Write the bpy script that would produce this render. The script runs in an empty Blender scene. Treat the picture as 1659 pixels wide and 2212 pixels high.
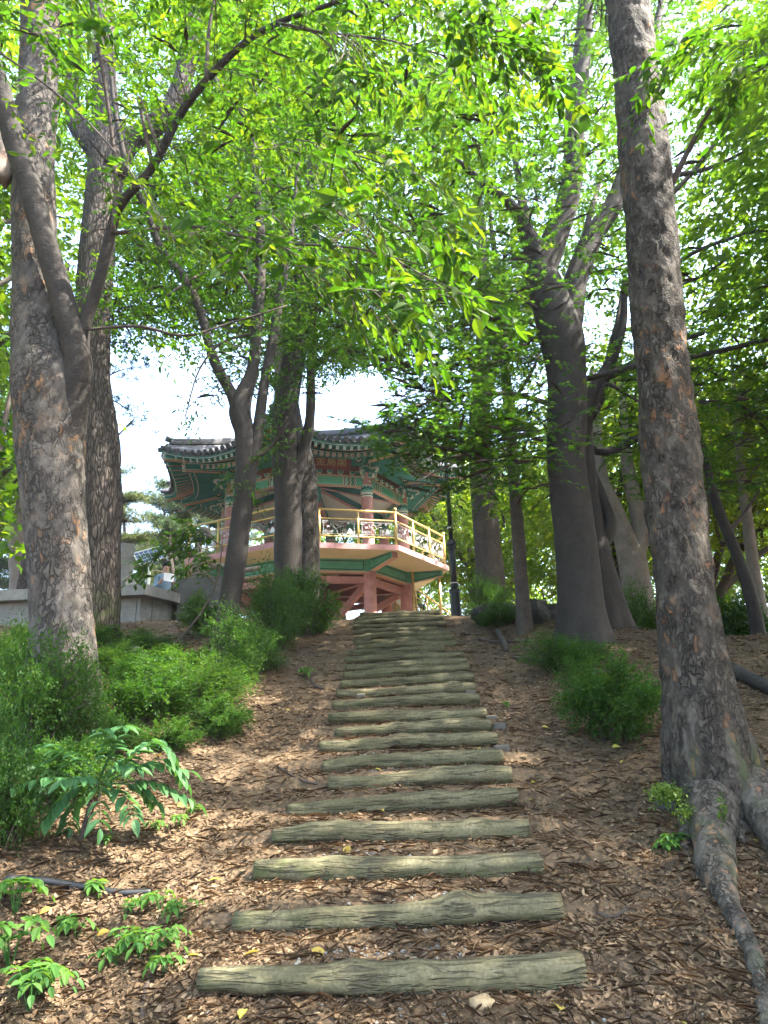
import bpy, math, random
import numpy as np
from mathutils import Vector, Matrix
random.seed(7); RNG = np.random.default_rng(11)
scene = bpy.context.scene
C = scene.collection

# ---------------------------------------------------------------- camera, sky, sun, exposure
PITCH, ROLL, FPX = 0.297, -0.039, 1534.0          # measured from the photograph (1659 x 2212 reading)
_F = np.array([0, math.cos(PITCH), math.sin(PITCH)]); _R = np.array([1.0, 0, 0]); _U = np.cross(_R, _F)
CR = math.cos(ROLL)*_R + math.sin(ROLL)*_U
CU = -math.sin(ROLL)*_R + math.cos(ROLL)*_U
CF = _F
cam = bpy.data.cameras.new('camera'); camo = bpy.data.objects.new('camera', cam); C.objects.link(camo)
camo.matrix_world = Matrix(((CR[0], CU[0], -CF[0], 0), (CR[1], CU[1], -CF[1], 0), (CR[2], CU[2], -CF[2], 0), (0, 0, 0, 1)))
cam.sensor_fit = 'VERTICAL'; cam.sensor_height = 34.6; cam.sensor_width = 25.95
cam.lens = 34.6*FPX/2212.0
cam.clip_start = 0.05; cam.clip_end = 3000
scene.camera = camo
SUN = Vector((0.72, -0.12, 0.95)).normalized()
world = bpy.data.worlds.new('World'); scene.world = world; world.use_nodes = True
_wn = world.node_tree; _bg = _wn.nodes['Background']
_sky = _wn.nodes.new('ShaderNodeTexSky'); _sky.sky_type = 'NISHITA'; _sky.sun_disc = False
_sky.sun_elevation = math.asin(SUN.z); _sky.sun_rotation = math.atan2(SUN.x, SUN.y)
_sky.air_density = 1.0; _sky.dust_density = 3.0; _sky.ozone_density = 1.0
_wn.links.new(_sky.outputs[0], _bg.inputs[0]); _bg.inputs[1].default_value = 0.15
sl = bpy.data.lights.new('sun', 'SUN'); sl.energy = 3.3; sl.angle = math.radians(0.6); sl.color = (1.0, 0.94, 0.84)
so = bpy.data.objects.new('sun', sl); C.objects.link(so); so.rotation_euler = SUN.to_track_quat('Z', 'Y').to_euler()
so.location = (20, -4, 40)
scene.view_settings.view_transform = 'Standard'; scene.view_settings.look = 'None'
scene.view_settings.exposure = 3.5; scene.view_settings.gamma = 1.0; scene.view_settings.use_curve_mapping = False
scene.render.engine = 'CYCLES'
cy = scene.cycles
cy.max_bounces = 7; cy.diffuse_bounces = 4; cy.glossy_bounces = 2; cy.transmission_bounces = 5; cy.transparent_max_bounces = 4
cy.caustics_reflective = False; cy.caustics_refractive = False; cy.sample_clamp_indirect = 6.0
try:
    cy.use_denoising = True; cy.denoiser = 'OPENIMAGEDENOISE'
except Exception: pass

# ---------------------------------------------------------------- geometry helpers
def ray(px, py):
    return CF + (px-829.5)/FPX*CR - (py-1106)/FPX*CU
def pt(px, py, Y):
    d = ray(px, py); return d*(Y/d[1])
def project(P):
    P = np.asarray(P, float); d = P@CF
    d = np.where(np.abs(d) < 1e-4, 1e-4, d)
    return np.stack([829.5+FPX*(P@CR)/d, 1106-FPX*(P@CU)/d, d], -1)

def _hash(i, j, k, s):
    n = (i*374761393 + j*668265263 + k*2147483647 + s*1274126177) & 0xffffffff
    n = ((n ^ (n >> 13))*1274126177) & 0xffffffff
    return ((n ^ (n >> 16)) & 0xffff)/65535.0
def vnoise(P, seed=0):
    P = np.asarray(P, float); I = np.floor(P).astype(np.int64); f = P-I; f = f*f*(3-2*f)
    out = 0
    for a in (0, 1):
        for b in (0, 1):
            for c in (0, 1):
                w = (f[..., 0] if a else 1-f[..., 0])*(f[..., 1] if b else 1-f[..., 1])*(f[..., 2] if c else 1-f[..., 2])
                out = out + w*_hash(I[..., 0]+a, I[..., 1]+b, I[..., 2]+c, seed)
    return out*2-1
def sstep(a, b, x):
    t = np.clip((np.asarray(x, float)-a)/(b-a), 0, 1); return t*t*(3-2*t)

# log steps: left x, right x, centre y in the 1659 x 2212 reading, measured one by one from the top
LOGS = [(777,952,1327),(771,958,1334.6),(764,958,1342),(763,964,1352),(763.5,946,1363),(769,974,1372),(764,979,1383),(771,987.6,1394.6),
        (756,959,1405.6),(747.6,1001,1421),(745,1007.6,1436),(741,1014,1451),(736,1024,1471),(726,1027.6,1493),(719,1036,1516),
        (710,1050,1548),(724,1062,1574.6),(691,1074,1603),(696,1086,1643),(709,1105,1683),(622,1118,1735),(590,1142,1798),(550,1170,1875),
        (505,1213,1975),(430,1260,2110)]
SLOPE = math.tan(PITCH)
LOGP = []
for i, (lx, rx, cyy) in enumerate(LOGS):
    d = 2.0*FPX/(cyy-1106)
    if i == 0: d = 13.45
    a = ray(lx, cyy+.02*(rx-lx))*d; b = ray(rx, cyy-.02*(rx-lx))*d
    LOGP.append((a, b))
LOGC = sorted([(((a+b)/2)[1], ((a+b)/2)[2]) for a, b in LOGP])
_ly = np.array([p[0] for p in LOGC]); _lz = np.array([p[1] for p in LOGC])
def ground(x, y):
    x = np.asarray(x, float); y = np.asarray(y, float)
    yc = 13.5 - 3.9*sstep(1.6, 4.6, x)
    base = lambda q: -2.13 + SLOPE*q
    k = 0.35
    t = np.clip(0.5+0.5*(yc-y)/k/2, 0, 1)
    s2 = 0.075 - 0.05*sstep(1.5, 5, x)
    up = base(np.minimum(y, yc)) + s2*np.maximum(y-yc, 0)
    up = up - 0.13*np.maximum(y-29, 0)*sstep(29, 34, y) - 0.10*np.maximum(y-12, 0)*sstep(4.5, 8, x)*(y < 400)
    low = -2.13 + 0.10*(y-0.6)
    h = np.where(y < 0.6, np.maximum(low, -2.6) + SLOPE*0.6, up)
    h = np.maximum(h, -14)
    # banks beside the sunken path
    wy = sstep(1.5, 4, y)*(1-sstep(12.0, 15, y))
    h = h + wy*(0.26*sstep(0.95, 2.6, -(x+0.05)) + 0.2*sstep(1.15, 2.8, x-0.1))
    # flat treads behind each log
    kx = 1-sstep(0.75, 1.25, np.abs(x-0.1))
    i = np.clip(np.searchsorted(_ly, y), 1, len(_ly)-1)
    y0 = _ly[i-1]; y1 = _ly[i]; f = np.clip((y-y0)/(y1-y0), 0, 1)
    tread = (_lz[i-1]+0.035) + f*((_lz[i]-0.055)-(_lz[i-1]+0.035))
    tread = np.where(f < 0.12, _lz[i-1]-0.05+(0.085)*sstep(0, .12, f), tread)
    inp = (y > _ly[0]) & (y < _ly[-1])
    h = np.where(inp, h*(1-kx)+kx*tread, h)
    P = np.stack([x, y, np.zeros_like(x)], -1)
    far = np.clip((np.abs(x)+np.abs(y))/25, 0.25, 1.5)
    h = h + 0.05*far*vnoise(P*np.array([.9, .9, 1]), 3) + 0.018*vnoise(P*4.0, 5)*np.where(inp, 1-.6*kx, 1)
    h = h + 1.2*vnoise(P*0.06, 8)*sstep(22, 45, np.hypot(x, y-5))
    return h
def gz(x, y): return float(ground(np.array([x]), np.array([y]))[0])
def gpt(px, py, lo=2.0, hi=40.0):
    d = ray(px, py); ys = np.linspace(lo, hi, 1600); P = d[None]*(ys/d[1])[:, None]
    g = ground(P[:, 0], P[:, 1]); below = np.nonzero(P[:, 2] <= g)[0]
    i = below[0] if len(below) else len(ys)-1
    return P[i]

class MB:
    def __init__(s): s.v = []; s.f = []; s.m = []; s.pu = []
    def add(s, verts, faces, m=0, pu=None):
        o = len(s.v); s.v += [tuple(map(float, p)) for p in verts]
        s.f += [tuple(i+o for i in q) for q in faces]
        s.m += ([m]*len(faces) if isinstance(m, int) else list(m))
        s.pu += (list(pu) if pu is not None else [(0.0, 0.0)]*len(verts))
    def box(s, c, size, ax=None, m=0):
        c = np.asarray(c, float); A = np.eye(3) if ax is None else np.asarray(ax, float); h = np.asarray(size)/2
        vs = [c + A[0]*h[0]*a + A[1]*h[1]*b + A[2]*h[2]*d for d in (-1, 1) for b in (-1, 1) for a in (-1, 1)]
        pu = [((a+1)/2, (d+1)/2) for d in (-1, 1) for b in (-1, 1) for a in (-1, 1)]
        s.add(vs, [(0,2,3,1),(4,5,7,6),(0,1,5,4),(2,6,7,3),(0,4,6,2),(1,3,7,5)], m, pu)
    def beam(s, p0, p1, w, h, up=(0, 0, 1), m=0, h1=None, caps=(None, None), w1=None, botm=None):
        # box from p0 to p1; centre line; h1 = height at p1
        p0 = np.asarray(p0, float); p1 = np.asarray(p1, float); d = p1-p0; d = d/np.linalg.norm(d)
        sd = np.cross(d, up); sd /= np.linalg.norm(sd); u = np.cross(sd, d)
        h1 = h if h1 is None else h1; w1 = w if w1 is None else w1
        vs = []
        for p, hh, ww in ((p0, h, w), (p1, h1, w1)):
            vs += [p - sd*ww/2 - u*hh/2, p + sd*ww/2 - u*hh/2, p + sd*ww/2 + u*hh/2, p - sd*ww/2 + u*hh/2]
        ms = [m, m, m if botm is None else botm, m, m, m]
        if caps[0] is not None: ms[0] = caps[0]
        if caps[1] is not None: ms[1] = caps[1]
        s.add(vs, [(3,2,1,0),(4,5,6,7),(0,1,5,4),(1,2,6,5),(2,3,7,6),(3,0,4,7)], ms,
              [(0,0),(0,0),(0,1),(0,1),(1,0),(1,0),(1,1),(1,1)])
    def tube(s, pts, rad, n=8, m=0, caps=True, capm=None, jit=0.0):
        pts = np.asarray(pts, float); K = len(pts); rad = np.broadcast_to(np.asarray(rad, float), (K,))
        T = np.gradient(pts, axis=0); T /= np.linalg.norm(T, axis=1)[:, None]+1e-12
        a = np.array([1.0, 0, 0]) if abs(T[0][0]) < .8 else np.array([0, 1.0, 0])
        nrm = np.cross(T[0], a); nrm /= np.linalg.norm(nrm); vs = []
        ang = np.linspace(0, 2*math.pi, n, endpoint=False)
        for i in range(K):
            nrm = nrm - T[i]*np.dot(nrm, T[i]); nrm /= np.linalg.norm(nrm)+1e-12
            b = np.cross(T[i], nrm)
            r = rad[i]*(1+jit*(np.random.RandomState(i*7+n).rand(n)-.5)) if jit else rad[i]*np.ones(n)
            vs += list(pts[i] + (np.cos(ang)*r)[:, None]*nrm + (np.sin(ang)*r)[:, None]*b)
        fs = [(i*n+j, i*n+(j+1) % n, (i+1)*n+(j+1) % n, (i+1)*n+j) for i in range(K-1) for j in range(n)]
        ms = [m]*len(fs)
        if caps:
            cm = m if capm is None else capm
            fs += [tuple(range(n-1, -1, -1)), tuple((K-1)*n+j for j in range(n))]; ms += [cm, cm]
        s.add(vs, fs, ms)
    def lathe(s, prof, c=(0, 0, 0), n=16, m=0):
        vs = [(c[0]+r*math.cos(2*math.pi*j/n), c[1]+r*math.sin(2*math.pi*j/n), c[2]+z) for r, z in prof for j in range(n)]
        K = len(prof)
        fs = [(i*n+j, i*n+(j+1) % n, (i+1)*n+(j+1) % n, (i+1)*n+j) for i in range(K-1) for j in range(n)]
        s.add(vs, fs + [tuple(range(n-1, -1, -1)), tuple((K-1)*n+j for j in range(n))], m)
    def prism(s, poly, O, U, V, W, m=0, sidem=None, backm=None):
        # polygon in the U,V plane at O, thickness vector W
        O, U, V, W = (np.asarray(q, float) for q in (O, U, V, W)); n = len(poly)
        vs = [O+U*a+V*b for a, b in poly] + [O+U*a+V*b+W for a, b in poly]
        fs = [tuple(range(n-1, -1, -1)), tuple(range(n, 2*n))] + [(i, (i+1) % n, n+(i+1) % n, n+i) for i in range(n)]
        sm = m if sidem is None else sidem
        s.add(vs, fs, [m if backm is None else backm, m]+[sm]*n)
    def build(s, name, mats, parent=None, smooth=False, origin=None):
        me = bpy.data.meshes.new(name)
        if origin is not None:
            o = np.asarray(origin, float); me.from_pydata([tuple(np.array(p)-o) for p in s.v], [], s.f)
        else: me.from_pydata(s.v, [], s.f)
        for mt in (mats if isinstance(mats, (list, tuple)) else [mats]): me.materials.append(mt)
        me.polygons.foreach_set('material_index', s.m)
        if smooth: me.polygons.foreach_set('use_smooth', [True]*len(s.f))
        at = me.attributes.new('pu', 'FLOAT_VECTOR', 'POINT')
        at.data.foreach_set('vector', np.array([(a, b, 0) for a, b in s.pu], 'f').ravel())
        me.update()
        return link(name, me, parent)
def link(name, me, parent=None):
    o = bpy.data.objects.new(name, me); C.objects.link(o)
    if parent is not None: o.parent = parent
    return o
def tag(o, label=None, cat=None, group=None, kind=None):
    if label: o['label'] = label
    if cat: o['category'] = cat
    if group: o['group'] = group
    if kind: o['kind'] = kind
    return o
def empty(name, loc, label=None, cat=None, group=None, rz=0.0):
    o = bpy.data.objects.new(name, None); C.objects.link(o); o.empty_display_size = .2
    o.location = [float(q) for q in loc]; o.rotation_euler = (0, 0, rz)
    return tag(o, label, cat, group)
def copy_tree(o, parent=None):
    c = o.copy(); C.objects.link(c)
    if parent is not None: c.parent = parent
    for ch in list(o.children): copy_tree(ch, c)
    return c
def raw_mesh(name, V, loops, starts, mats, rnd=None, smooth=False):
    me = bpy.data.meshes.new(name); V = np.asarray(V, 'f')
    me.vertices.add(len(V)); me.vertices.foreach_set('co', V.ravel())
    me.loops.add(len(loops)); me.loops.foreach_set('vertex_index', np.asarray(loops, 'i'))
    me.polygons.add(len(starts)); me.polygons.foreach_set('loop_start', np.asarray(starts, 'i'))
    for mt in (mats if isinstance(mats, (list, tuple)) else [mats]): me.materials.append(mt)
    if rnd is not None:
        at = me.attributes.new('rnd', 'FLOAT', 'POINT'); at.data.foreach_set('value', np.asarray(rnd, 'f'))
    if smooth: me.polygons.foreach_set('use_smooth', np.ones(len(starts), bool))
    me.update(calc_edges=True)
    return me

# ---------------------------------------------------------------- materials
class NT:
    def __init__(s, name):
        s.mat = bpy.data.materials.new(name); s.mat.use_nodes = True; s.t = s.mat.node_tree; s.t.nodes.clear()
        s.out = s.t.nodes.new('ShaderNodeOutputMaterial')
    def n(s, typ, ins=None, **props):
        nd = s.t.nodes.new('ShaderNode'+typ)
        for k, v in props.items(): setattr(nd, k, v)
        for k, v in (ins or {}).items():
            if hasattr(v, 'is_linked') or isinstance(v, bpy.types.NodeSocket): s.t.links.new(v, nd.inputs[k])
            else: nd.inputs[k].default_value = v
        return nd
    def ramp(s, fac, stops, interp='LINEAR'):
        nd = s.t.nodes.new('ShaderNodeValToRGB'); cr = nd.color_ramp; cr.interpolation = interp
        while len(cr.elements) < len(stops): cr.elements.new(0.5)
        for e, (p, c) in zip(cr.elements, stops): e.position = p; e.color = (c[0], c[1], c[2], 1) if not isinstance(c, (int, float)) else (c, c, c, 1)
        s.t.links.new(fac, nd.inputs[0]); return nd.outputs[0]
    def mix(s, fac, a, b, mode='MIX'):
        nd = s.t.nodes.new('ShaderNodeMix'); nd.data_type = 'RGBA'; nd.blend_type = mode
        for i, v in ((0, fac), (6, a), (7, b)):
            if isinstance(v, bpy.types.NodeSocket): s.t.links.new(v, nd.inputs[i])
            else: nd.inputs[i].default_value = v if i == 0 else ((*v, 1) if len(v) == 3 else v)
        return nd.outputs[2]
    def math(s, op, a, b=0.0, c=0.0, clamp=False):
        nd = s.t.nodes.new('ShaderNodeMath'); nd.operation = op; nd.use_clamp = clamp
        for i, v in enumerate((a, b, c)):
            if isinstance(v, bpy.types.NodeSocket): s.t.links.new(v, nd.inputs[i])
            else: nd.inputs[i].default_value = v
        return nd.outputs[0]
    def coords(s, scale=(1, 1, 1), src='Object'):
        tc = s.n('TexCoord'); mp = s.n('Mapping', {'Vector': tc.outputs[src], 'Scale': scale}); return mp.outputs[0]
    def noise(s, vec, scale, detail=4, rough=.55, dist=0.0):
        return s.n('TexNoise', {'Vector': vec, 'Scale': scale, 'Detail': detail, 'Roughness': rough, 'Distortion': dist}).outputs[0]
    def voro(s, vec, scale, feature='F1', out=0, rand=1.0):
        return s.n('TexVoronoi', {'Vector': vec, 'Scale': scale, 'Randomness': rand}, feature=feature).outputs[out]
    def finish(s, color, rough=.8, spec=.3, bump=None, bd=.01, bs=1.0, metal=0.0):
        b = s.n('BsdfPrincipled')
        for k, v in (('Base Color', color), ('Roughness', rough), ('Specular IOR Level', spec), ('Metallic', metal)):
            if isinstance(v, bpy.types.NodeSocket): s.t.links.new(v, b.inputs[k])
            else: b.inputs[k].default_value = (*v, 1) if k == 'Base Color' else v
        if bump is not None:
            bn = s.n('Bump', {'Height': bump, 'Distance': bd, 'Strength': bs}); s.t.links.new(bn.outputs[0], b.inputs['Normal'])
        s.t.links.new(b.outputs[0], s.out.inputs[0]); return s.mat

def leaf_mat(name, stops, tstops, tf=.5, rough=.5, spec=.14, objvar=.25):
    t = NT(name); a = t.n('Attribute', attribute_name='rnd').outputs['Fac']
    oi = t.n('ObjectInfo').outputs['Random']
    f = t.math('ADD', t.math('MULTIPLY', a, 1-objvar), t.math('MULTIPLY', oi, objvar))
    c1 = t.ramp(f, stops); c2 = t.ramp(f, tstops)
    b = t.n('BsdfPrincipled', {'Base Color': c1, 'Roughness': rough, 'Specular IOR Level': spec})
    tr = t.n('BsdfTranslucent', {'Color': c2})
    mx = t.n('MixShader', {0: tf, 1: b.outputs[0], 2: tr.outputs[0]})
    t.t.links.new(mx.outputs[0], t.out.inputs[0]); return t.mat
LEAF = leaf_mat('leaf_broad', [(0, (.016,.046,.008)), (.55, (.03,.072,.011)), (1, (.06,.105,.014))],
                [(0, (.03,.105,.004)), (.55, (.072,.18,.005)), (1, (.23,.32,.008))], tf=.5)
MAPLE = leaf_mat('leaf_maple', [(0, (.02,.062,.018)), (.6, (.034,.088,.022)), (1, (.06,.12,.024))],
                 [(0, (.035,.12,.005)), (.55, (.085,.20,.006)), (1, (.26,.35,.009))], tf=.5)
BGLEAF = leaf_mat('leaf_far', [(0, (.018,.048,.007)), (.5, (.035,.075,.010)), (1, (.08,.115,.016))],
                  [(0, (.06,.16,.005)), (.5, (.15,.27,.007)), (1, (.40,.44,.014))], objvar=.5)
BGSUN = leaf_mat('leaf_far_sunlit', [(0, (.03,.075,.010)), (.5, (.055,.11,.014)), (1, (.11,.15,.02))], [(0, (.09,.21,.007)), (.5, (.20,.33,.01)), (1, (.48,.50,.02))], objvar=.5)  # far leaf again, brighter and yellower: sunlight put into its colour
BUSH = leaf_mat('leaf_shrub', [(0, (.014,.042,.010)), (.6, (.034,.08,.013)), (1, (.10,.165,.02))],
                [(0, (.03,.10,.007)), (.6, (.07,.18,.01)), (1, (.20,.31,.016))], tf=.4)
FERN = leaf_mat('leaf_compound', [(0, (.028,.09,.03)), (.6, (.046,.125,.04)), (1, (.08,.165,.055))],
                [(0, (.06,.18,.03)), (1, (.14,.30,.04))], tf=.35, rough=.5, spec=.3)
SEED = leaf_mat('leaf_seedling', [(0, (.035,.11,.03)), (1, (.09,.18,.03))], [(0, (.1,.26,.02)), (1, (.24,.4,.03))], tf=.45)
NEEDLE = leaf_mat('pine_needle', [(0, (.03,.075,.035)), (.5, (.055,.10,.04)), (1, (.14,.15,.05))],
                  [(0, (.04,.09,.02)), (1, (.16,.18,.04))], tf=.25, objvar=.5)
LITTER = leaf_mat('dry_leaf', [(0, (.048,.031,.018)), (.3, (.095,.061,.034)), (.58, (.15,.099,.056)), (.82, (.20,.137,.08)), (1, (.27,.195,.118))],
                  [(0, (.08,.04,.015)), (1, (.30,.16,.06))], tf=.22, rough=.6, spec=.25, objvar=0)
YLEAF = leaf_mat('yellow_leaf', [(0, (.35,.22,.05)), (1, (.45,.40,.08))], [(0, (.4,.25,.04)), (1, (.4,.4,.06))], tf=.3, objvar=.8)

def bark_flaky(name, dark, mid, light, orange, green=0.0, sc=1.0):
    t = NT(name); v = t.coords((1, 1, .55)); n1 = t.noise(v, 3*sc, 5); n2 = t.noise(v, 16*sc, 6, .65)
    ns = t.n('VectorMath', {0: t.n('TexNoise', {'Vector': v, 'Scale': 16*sc, 'Detail': 5.0}).outputs[1], 'Scale': .15/sc}, operation='SCALE').outputs[0]
    wv = t.n('VectorMath', {0: v, 1: ns}, operation='ADD').outputs[0]
    cell = t.voro(wv, 24*sc, 'F1', 1); edge = t.voro(wv, 24*sc, 'DISTANCE_TO_EDGE', 0)
    cw = t.n('SeparateColor', {0: cell}).outputs
    base = t.ramp(t.math('ADD', t.math('MULTIPLY', n2, .78), t.math('MULTIPLY', cw[0], .22)), [(.25, dark), (.5, mid), (.75, light)])
    om = t.math('MULTIPLY', t.ramp(cw[1], [(.80, 0.0), (.9, 1.0)]), t.ramp(n1, [(.48, 0.0), (.58, 1.0)]))
    base = t.mix(t.math('MULTIPLY', om, .8), base, orange)
    pl = t.ramp(t.noise(v, 2.1*sc, 3), [(.56, 0.0), (.62, 1.0)])
    base = t.mix(t.math('MULTIPLY', pl, .3), base, tuple(c*.9 for c in mid))
    crack = t.math('MAXIMUM', t.ramp(edge, [(0.0, 0.0), (.16, 1.0)]), t.ramp(t.noise(v, 7*sc, 4), [(.44, 0.0), (.58, 1.0)]))
    base = t.mix(t.math('MULTIPLY', t.math('SUBTRACT', 1.0, crack), .6), base, tuple(c*.4 for c in dark))
    if green:
        sp = t.n('SeparateXYZ', {0: t.n('TexCoord').outputs['Object']}).outputs[2]
        gm = t.math('MULTIPLY', t.ramp(t.noise(v, 4, 4), [(.54, 0.0), (.66, 1.0)]), t.ramp(sp, [(0.0, 1.0), (.5, .0)]))
        base = t.mix(t.math('MULTIPLY', gm, green), base, (.04, .075, .015))
    hgt = t.math('ADD', t.math('ADD', t.math('MULTIPLY', crack, .5), t.math('MULTIPLY', cw[2], .5)), t.math('MULTIPLY', n2, .5))
    return t.finish(base, .88, .22, hgt, .03, 1.0)
BARK_FLAKY = bark_flaky('bark_flaky_brown', (.020,.016,.0125), (.046,.038,.029), (.105,.09,.072), (.16,.075,.032), .8, 1.1)
BARK_ROOT = bark_flaky('bark_root', (.035,.028,.021), (.075,.064,.05), (.13,.112,.09), (.2,.11,.06), .2, 1.2)
BARK_GREY = bark_flaky('bark_flaky_grey', (.034,.029,.025), (.066,.058,.05), (.115,.104,.092), (.16,.09,.045), .4, .8)
def bark_furrow(name):
    t = NT(name); v = t.coords((1, 1, .22)); n = t.noise(v, 3.5, 4)
    vv = t.n('VectorMath', {0: v, 1: t.n('VectorMath', {0: t.n('TexNoise', {'Vector': v, 'Scale': 9.0, 'Detail': 3.0}).outputs[1], 'Scale': .09}, operation='SCALE').outputs[0]}, operation='ADD').outputs[0]
    e = t.voro(vv, 22, 'DISTANCE_TO_EDGE', 0); h = t.ramp(e, [(0.0, 0.0), (.22, 1.0)])
    c = t.mix(h, (.018,.014,.012), (.085,.07,.058)); c = t.mix(t.math('MULTIPLY', n, .5), c, (.06,.05,.045))
    sp = t.n('SeparateXYZ', {0: t.n('TexCoord').outputs['Object']}).outputs[2]
    c = t.mix(t.math('MULTIPLY', t.ramp(sp, [(.3, .75), (1.3, 0.0)]), t.ramp(t.noise(t.coords(), 5, 4), [(.4, 0.0), (.6, 1.0)])), c, (.04,.06,.012))
    return t.finish(c, .9, .2, t.math('ADD', h, t.math('MULTIPLY', n, .5)), .02, 1.0)
BARK_FURROW = bark_furrow('bark_furrowed')
def bark_smooth(name, a, b, warm=(.12,.075,.05)):
    t = NT(name); v = t.coords((1, 1, .8)); n = t.noise(v, 5, 6, .6); m = t.noise(v, 26, 5, .6); h = t.noise(t.coords((1, 1, 5)), 9, 4)
    c = t.ramp(t.math('ADD', t.math('MULTIPLY', n, .65), t.math('MULTIPLY', m, .35)), [(.3, a), (.7, b)])
    c = t.mix(t.ramp(t.noise(v, 2.6, 3), [(.62, 0.0), (.72, .5)]), c, warm)
    return t.finish(c, .85, .25, t.math('ADD', t.math('MULTIPLY', m, .7), t.math('MULTIPLY', h, .5)), .014, 1.0)
BARK_DARK = bark_smooth('bark_dark', (.015,.0125,.0105), (.040,.034,.029), (.06,.042,.03))
BARK_MID = bark_smooth('bark_mid', (.035,.028,.023), (.09,.074,.062))
BARK_PALE = bark_smooth('bark_pale', (.12,.10,.085), (.26,.22,.19), (.2,.12,.08))
TWIG = bark_smooth('twig_bark', (.03,.022,.018), (.07,.055,.045))
def simple(name, c, rough=.6, spec=.4, var=.25, sc=6, bump=.003, metal=0.0, c2=None, src='Object'):
    t = NT(name); v = t.coords(src=src); n = t.noise(v, sc, 6, .62); m = t.noise(v, sc*6, 4)
    lo = tuple(q*(1-var) for q in c); hi = tuple(min(1, q*(1+var*.5)) for q in (c2 or c))
    col = t.ramp(t.math('ADD', t.math('MULTIPLY', n, .7), t.math('MULTIPLY', m, .3)), [(.3, lo), (.7, hi)])
    return t.finish(col, rough, spec, m, bump, .6, metal)
def ground_mat():
    t = NT('forest_soil'); v = t.coords(); n = t.noise(v, 1.4, 6, .6); m = t.noise(v, 14, 6, .65); s = t.voro(v, 45, 'F1', 1)
    sv = t.n('SeparateColor', {0: s}).outputs[0]
    c = t.ramp(t.math('ADD', t.math('MULTIPLY', n, .4), t.math('MULTIPLY', m, .6)), [(.3, (.042,.029,.018)), (.5, (.085,.06,.036)), (.7, (.155,.113,.07))])
    c = t.mix(t.ramp(sv, [(.6, 0.0), (.95, .6)]), c, (.2,.125,.07))
    return t.finish(c, .95, .15, t.math('ADD', t.math('MULTIPLY', m, 1.0), t.math('MULTIPLY', sv, .5)), .02, 1.0)
SOIL = ground_mat()
YARD = None
def log_mat():
    t = NT('mossy_log'); v = t.coords((.28, 1, 1)); n = t.noise(v, 12, 6, .6); g = t.noise(t.coords((.12, 1, 1)), 34, 3, .5, 1.0); fine = t.noise(t.coords(), 60, 4)
    c = t.ramp(t.math('ADD', t.math('MULTIPLY', n, .55), t.math('MULTIPLY', fine, .45)), [(.3, (.042,.036,.02)), (.5, (.09,.08,.044)), (.7, (.165,.149,.09))])
    c = t.mix(t.math('MULTIPLY', t.ramp(g, [(.36, 1.0), (.45, 0.0)]), .8), c, (.045,.04,.026))
    ps = t.n('SeparateXYZ', {0: t.n('TexCoord').outputs['Object']}).outputs
    oi = t.n('ObjectInfo').outputs['Random']
    low = t.ramp(ps[2], [(0.42, 1.0), (.55, 0.0)])   # moss keeps to the damp lower side of the log
    lw = t.math('MULTIPLY_ADD', ps[2], -7.0, .32, clamp=True); lft = t.math('MULTIPLY_ADD', ps[0], -1.3, -.25, clamp=True)
    mm = t.math('MULTIPLY', t.math('ADD', lw, lft, clamp=True), t.ramp(t.noise(t.coords(), 9, 5, .6), [(.42, 0.0), (.62, 1.0)]))
    mm = t.math('MULTIPLY', mm, t.math('MULTIPLY_ADD', oi, .6, .45), clamp=True)
    c = t.mix(t.math('MULTIPLY', mm, .85), c, (.045,.062,.015))
    hh = t.math('ADD', t.ramp(g, [(.34, 0.0), (.5, 1.0)]), t.math('MULTIPLY', n, .8))
    return t.finish(c, .9, .2, hh, .012, 1.0)
LOGM = log_mat()
LOGEND = simple('log_end', (.20,.19,.14), .9, .2, .4, 12)
YARD = simple('sandy_yard', (.36,.29,.20), .95, .15, .25, 1.5, .006)
PINK = simple('slab_edge_pink', (.52,.27,.27), .7, .3, .3, 5)
CREAM = simple('plaster_cream', (.78,.65,.42), .8, .2, .12, 2)
CEIL = simple('ceiling_plaster', (.66,.60,.52), .85, .2, .1, 1.5)
RED = simple('red_oxide_paint', (.44,.185,.17), .6, .35, .3, 4, c2=(.53,.26,.24))
REDD = simple('dark_red_paint', (.22,.08,.072), .7, .3, .3, 4)
SALMON = simple('salmon_paint', (.60,.36,.26), .7, .3, .2, 4)
GREEN = simple('jade_green_paint', (.12,.41,.30), .65, .35, .25, 4)
TEAL = simple('teal_paint', (.07,.30,.26), .65, .35, .3, 5)
DTEAL = simple('dark_teal_paint', (.05,.18,.165), .7, .3, .3, 5)
WHITE = simple('white_paint', (.66,.66,.60), .7, .3, .15, 6)
BLACK = simple('black_paint', (.012,.014,.014), .6, .3, .2, 6)
GOLD = simple('gold_rail_paint', (.68,.47,.17), .32, .6, .12, 8, .0005, .35)
SILVER = simple('ornament_metal', (.62,.63,.64), .4, .5, .1, 8, .0005, .3)
TILE = simple('roof_tile_clay', (.075,.078,.09), .7, .35, .35, 7, .004, c2=(.13,.13,.145))
SIGNRED = simple('signboard_red', (.27,.075,.065), .6, .3, .2, 6)
SIGNGOLD = simple('sign_gold', (.50,.34,.15), .5, .4, .15, 8)
GRANITE = simple('granite', (.22,.22,.21), .85, .3, .35, 9, .003)
GRANITED = simple('granite_dark', (.09,.09,.086), .9, .25, .4, 7, .006)
ROCK = simple('rock', (.038,.038,.034), .9, .25, .5, 5, .02)
ROCKTAN = simple('rock_tan', (.34,.24,.13), .85, .25, .4, 9, .008)
LAMP = simple('black_iron', (.028,.03,.033), .42, .5, .3, 6, .001, .3)
PIPE = simple('black_hose', (.012,.012,.012), .5, .4, .3, 6, .001)
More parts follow.
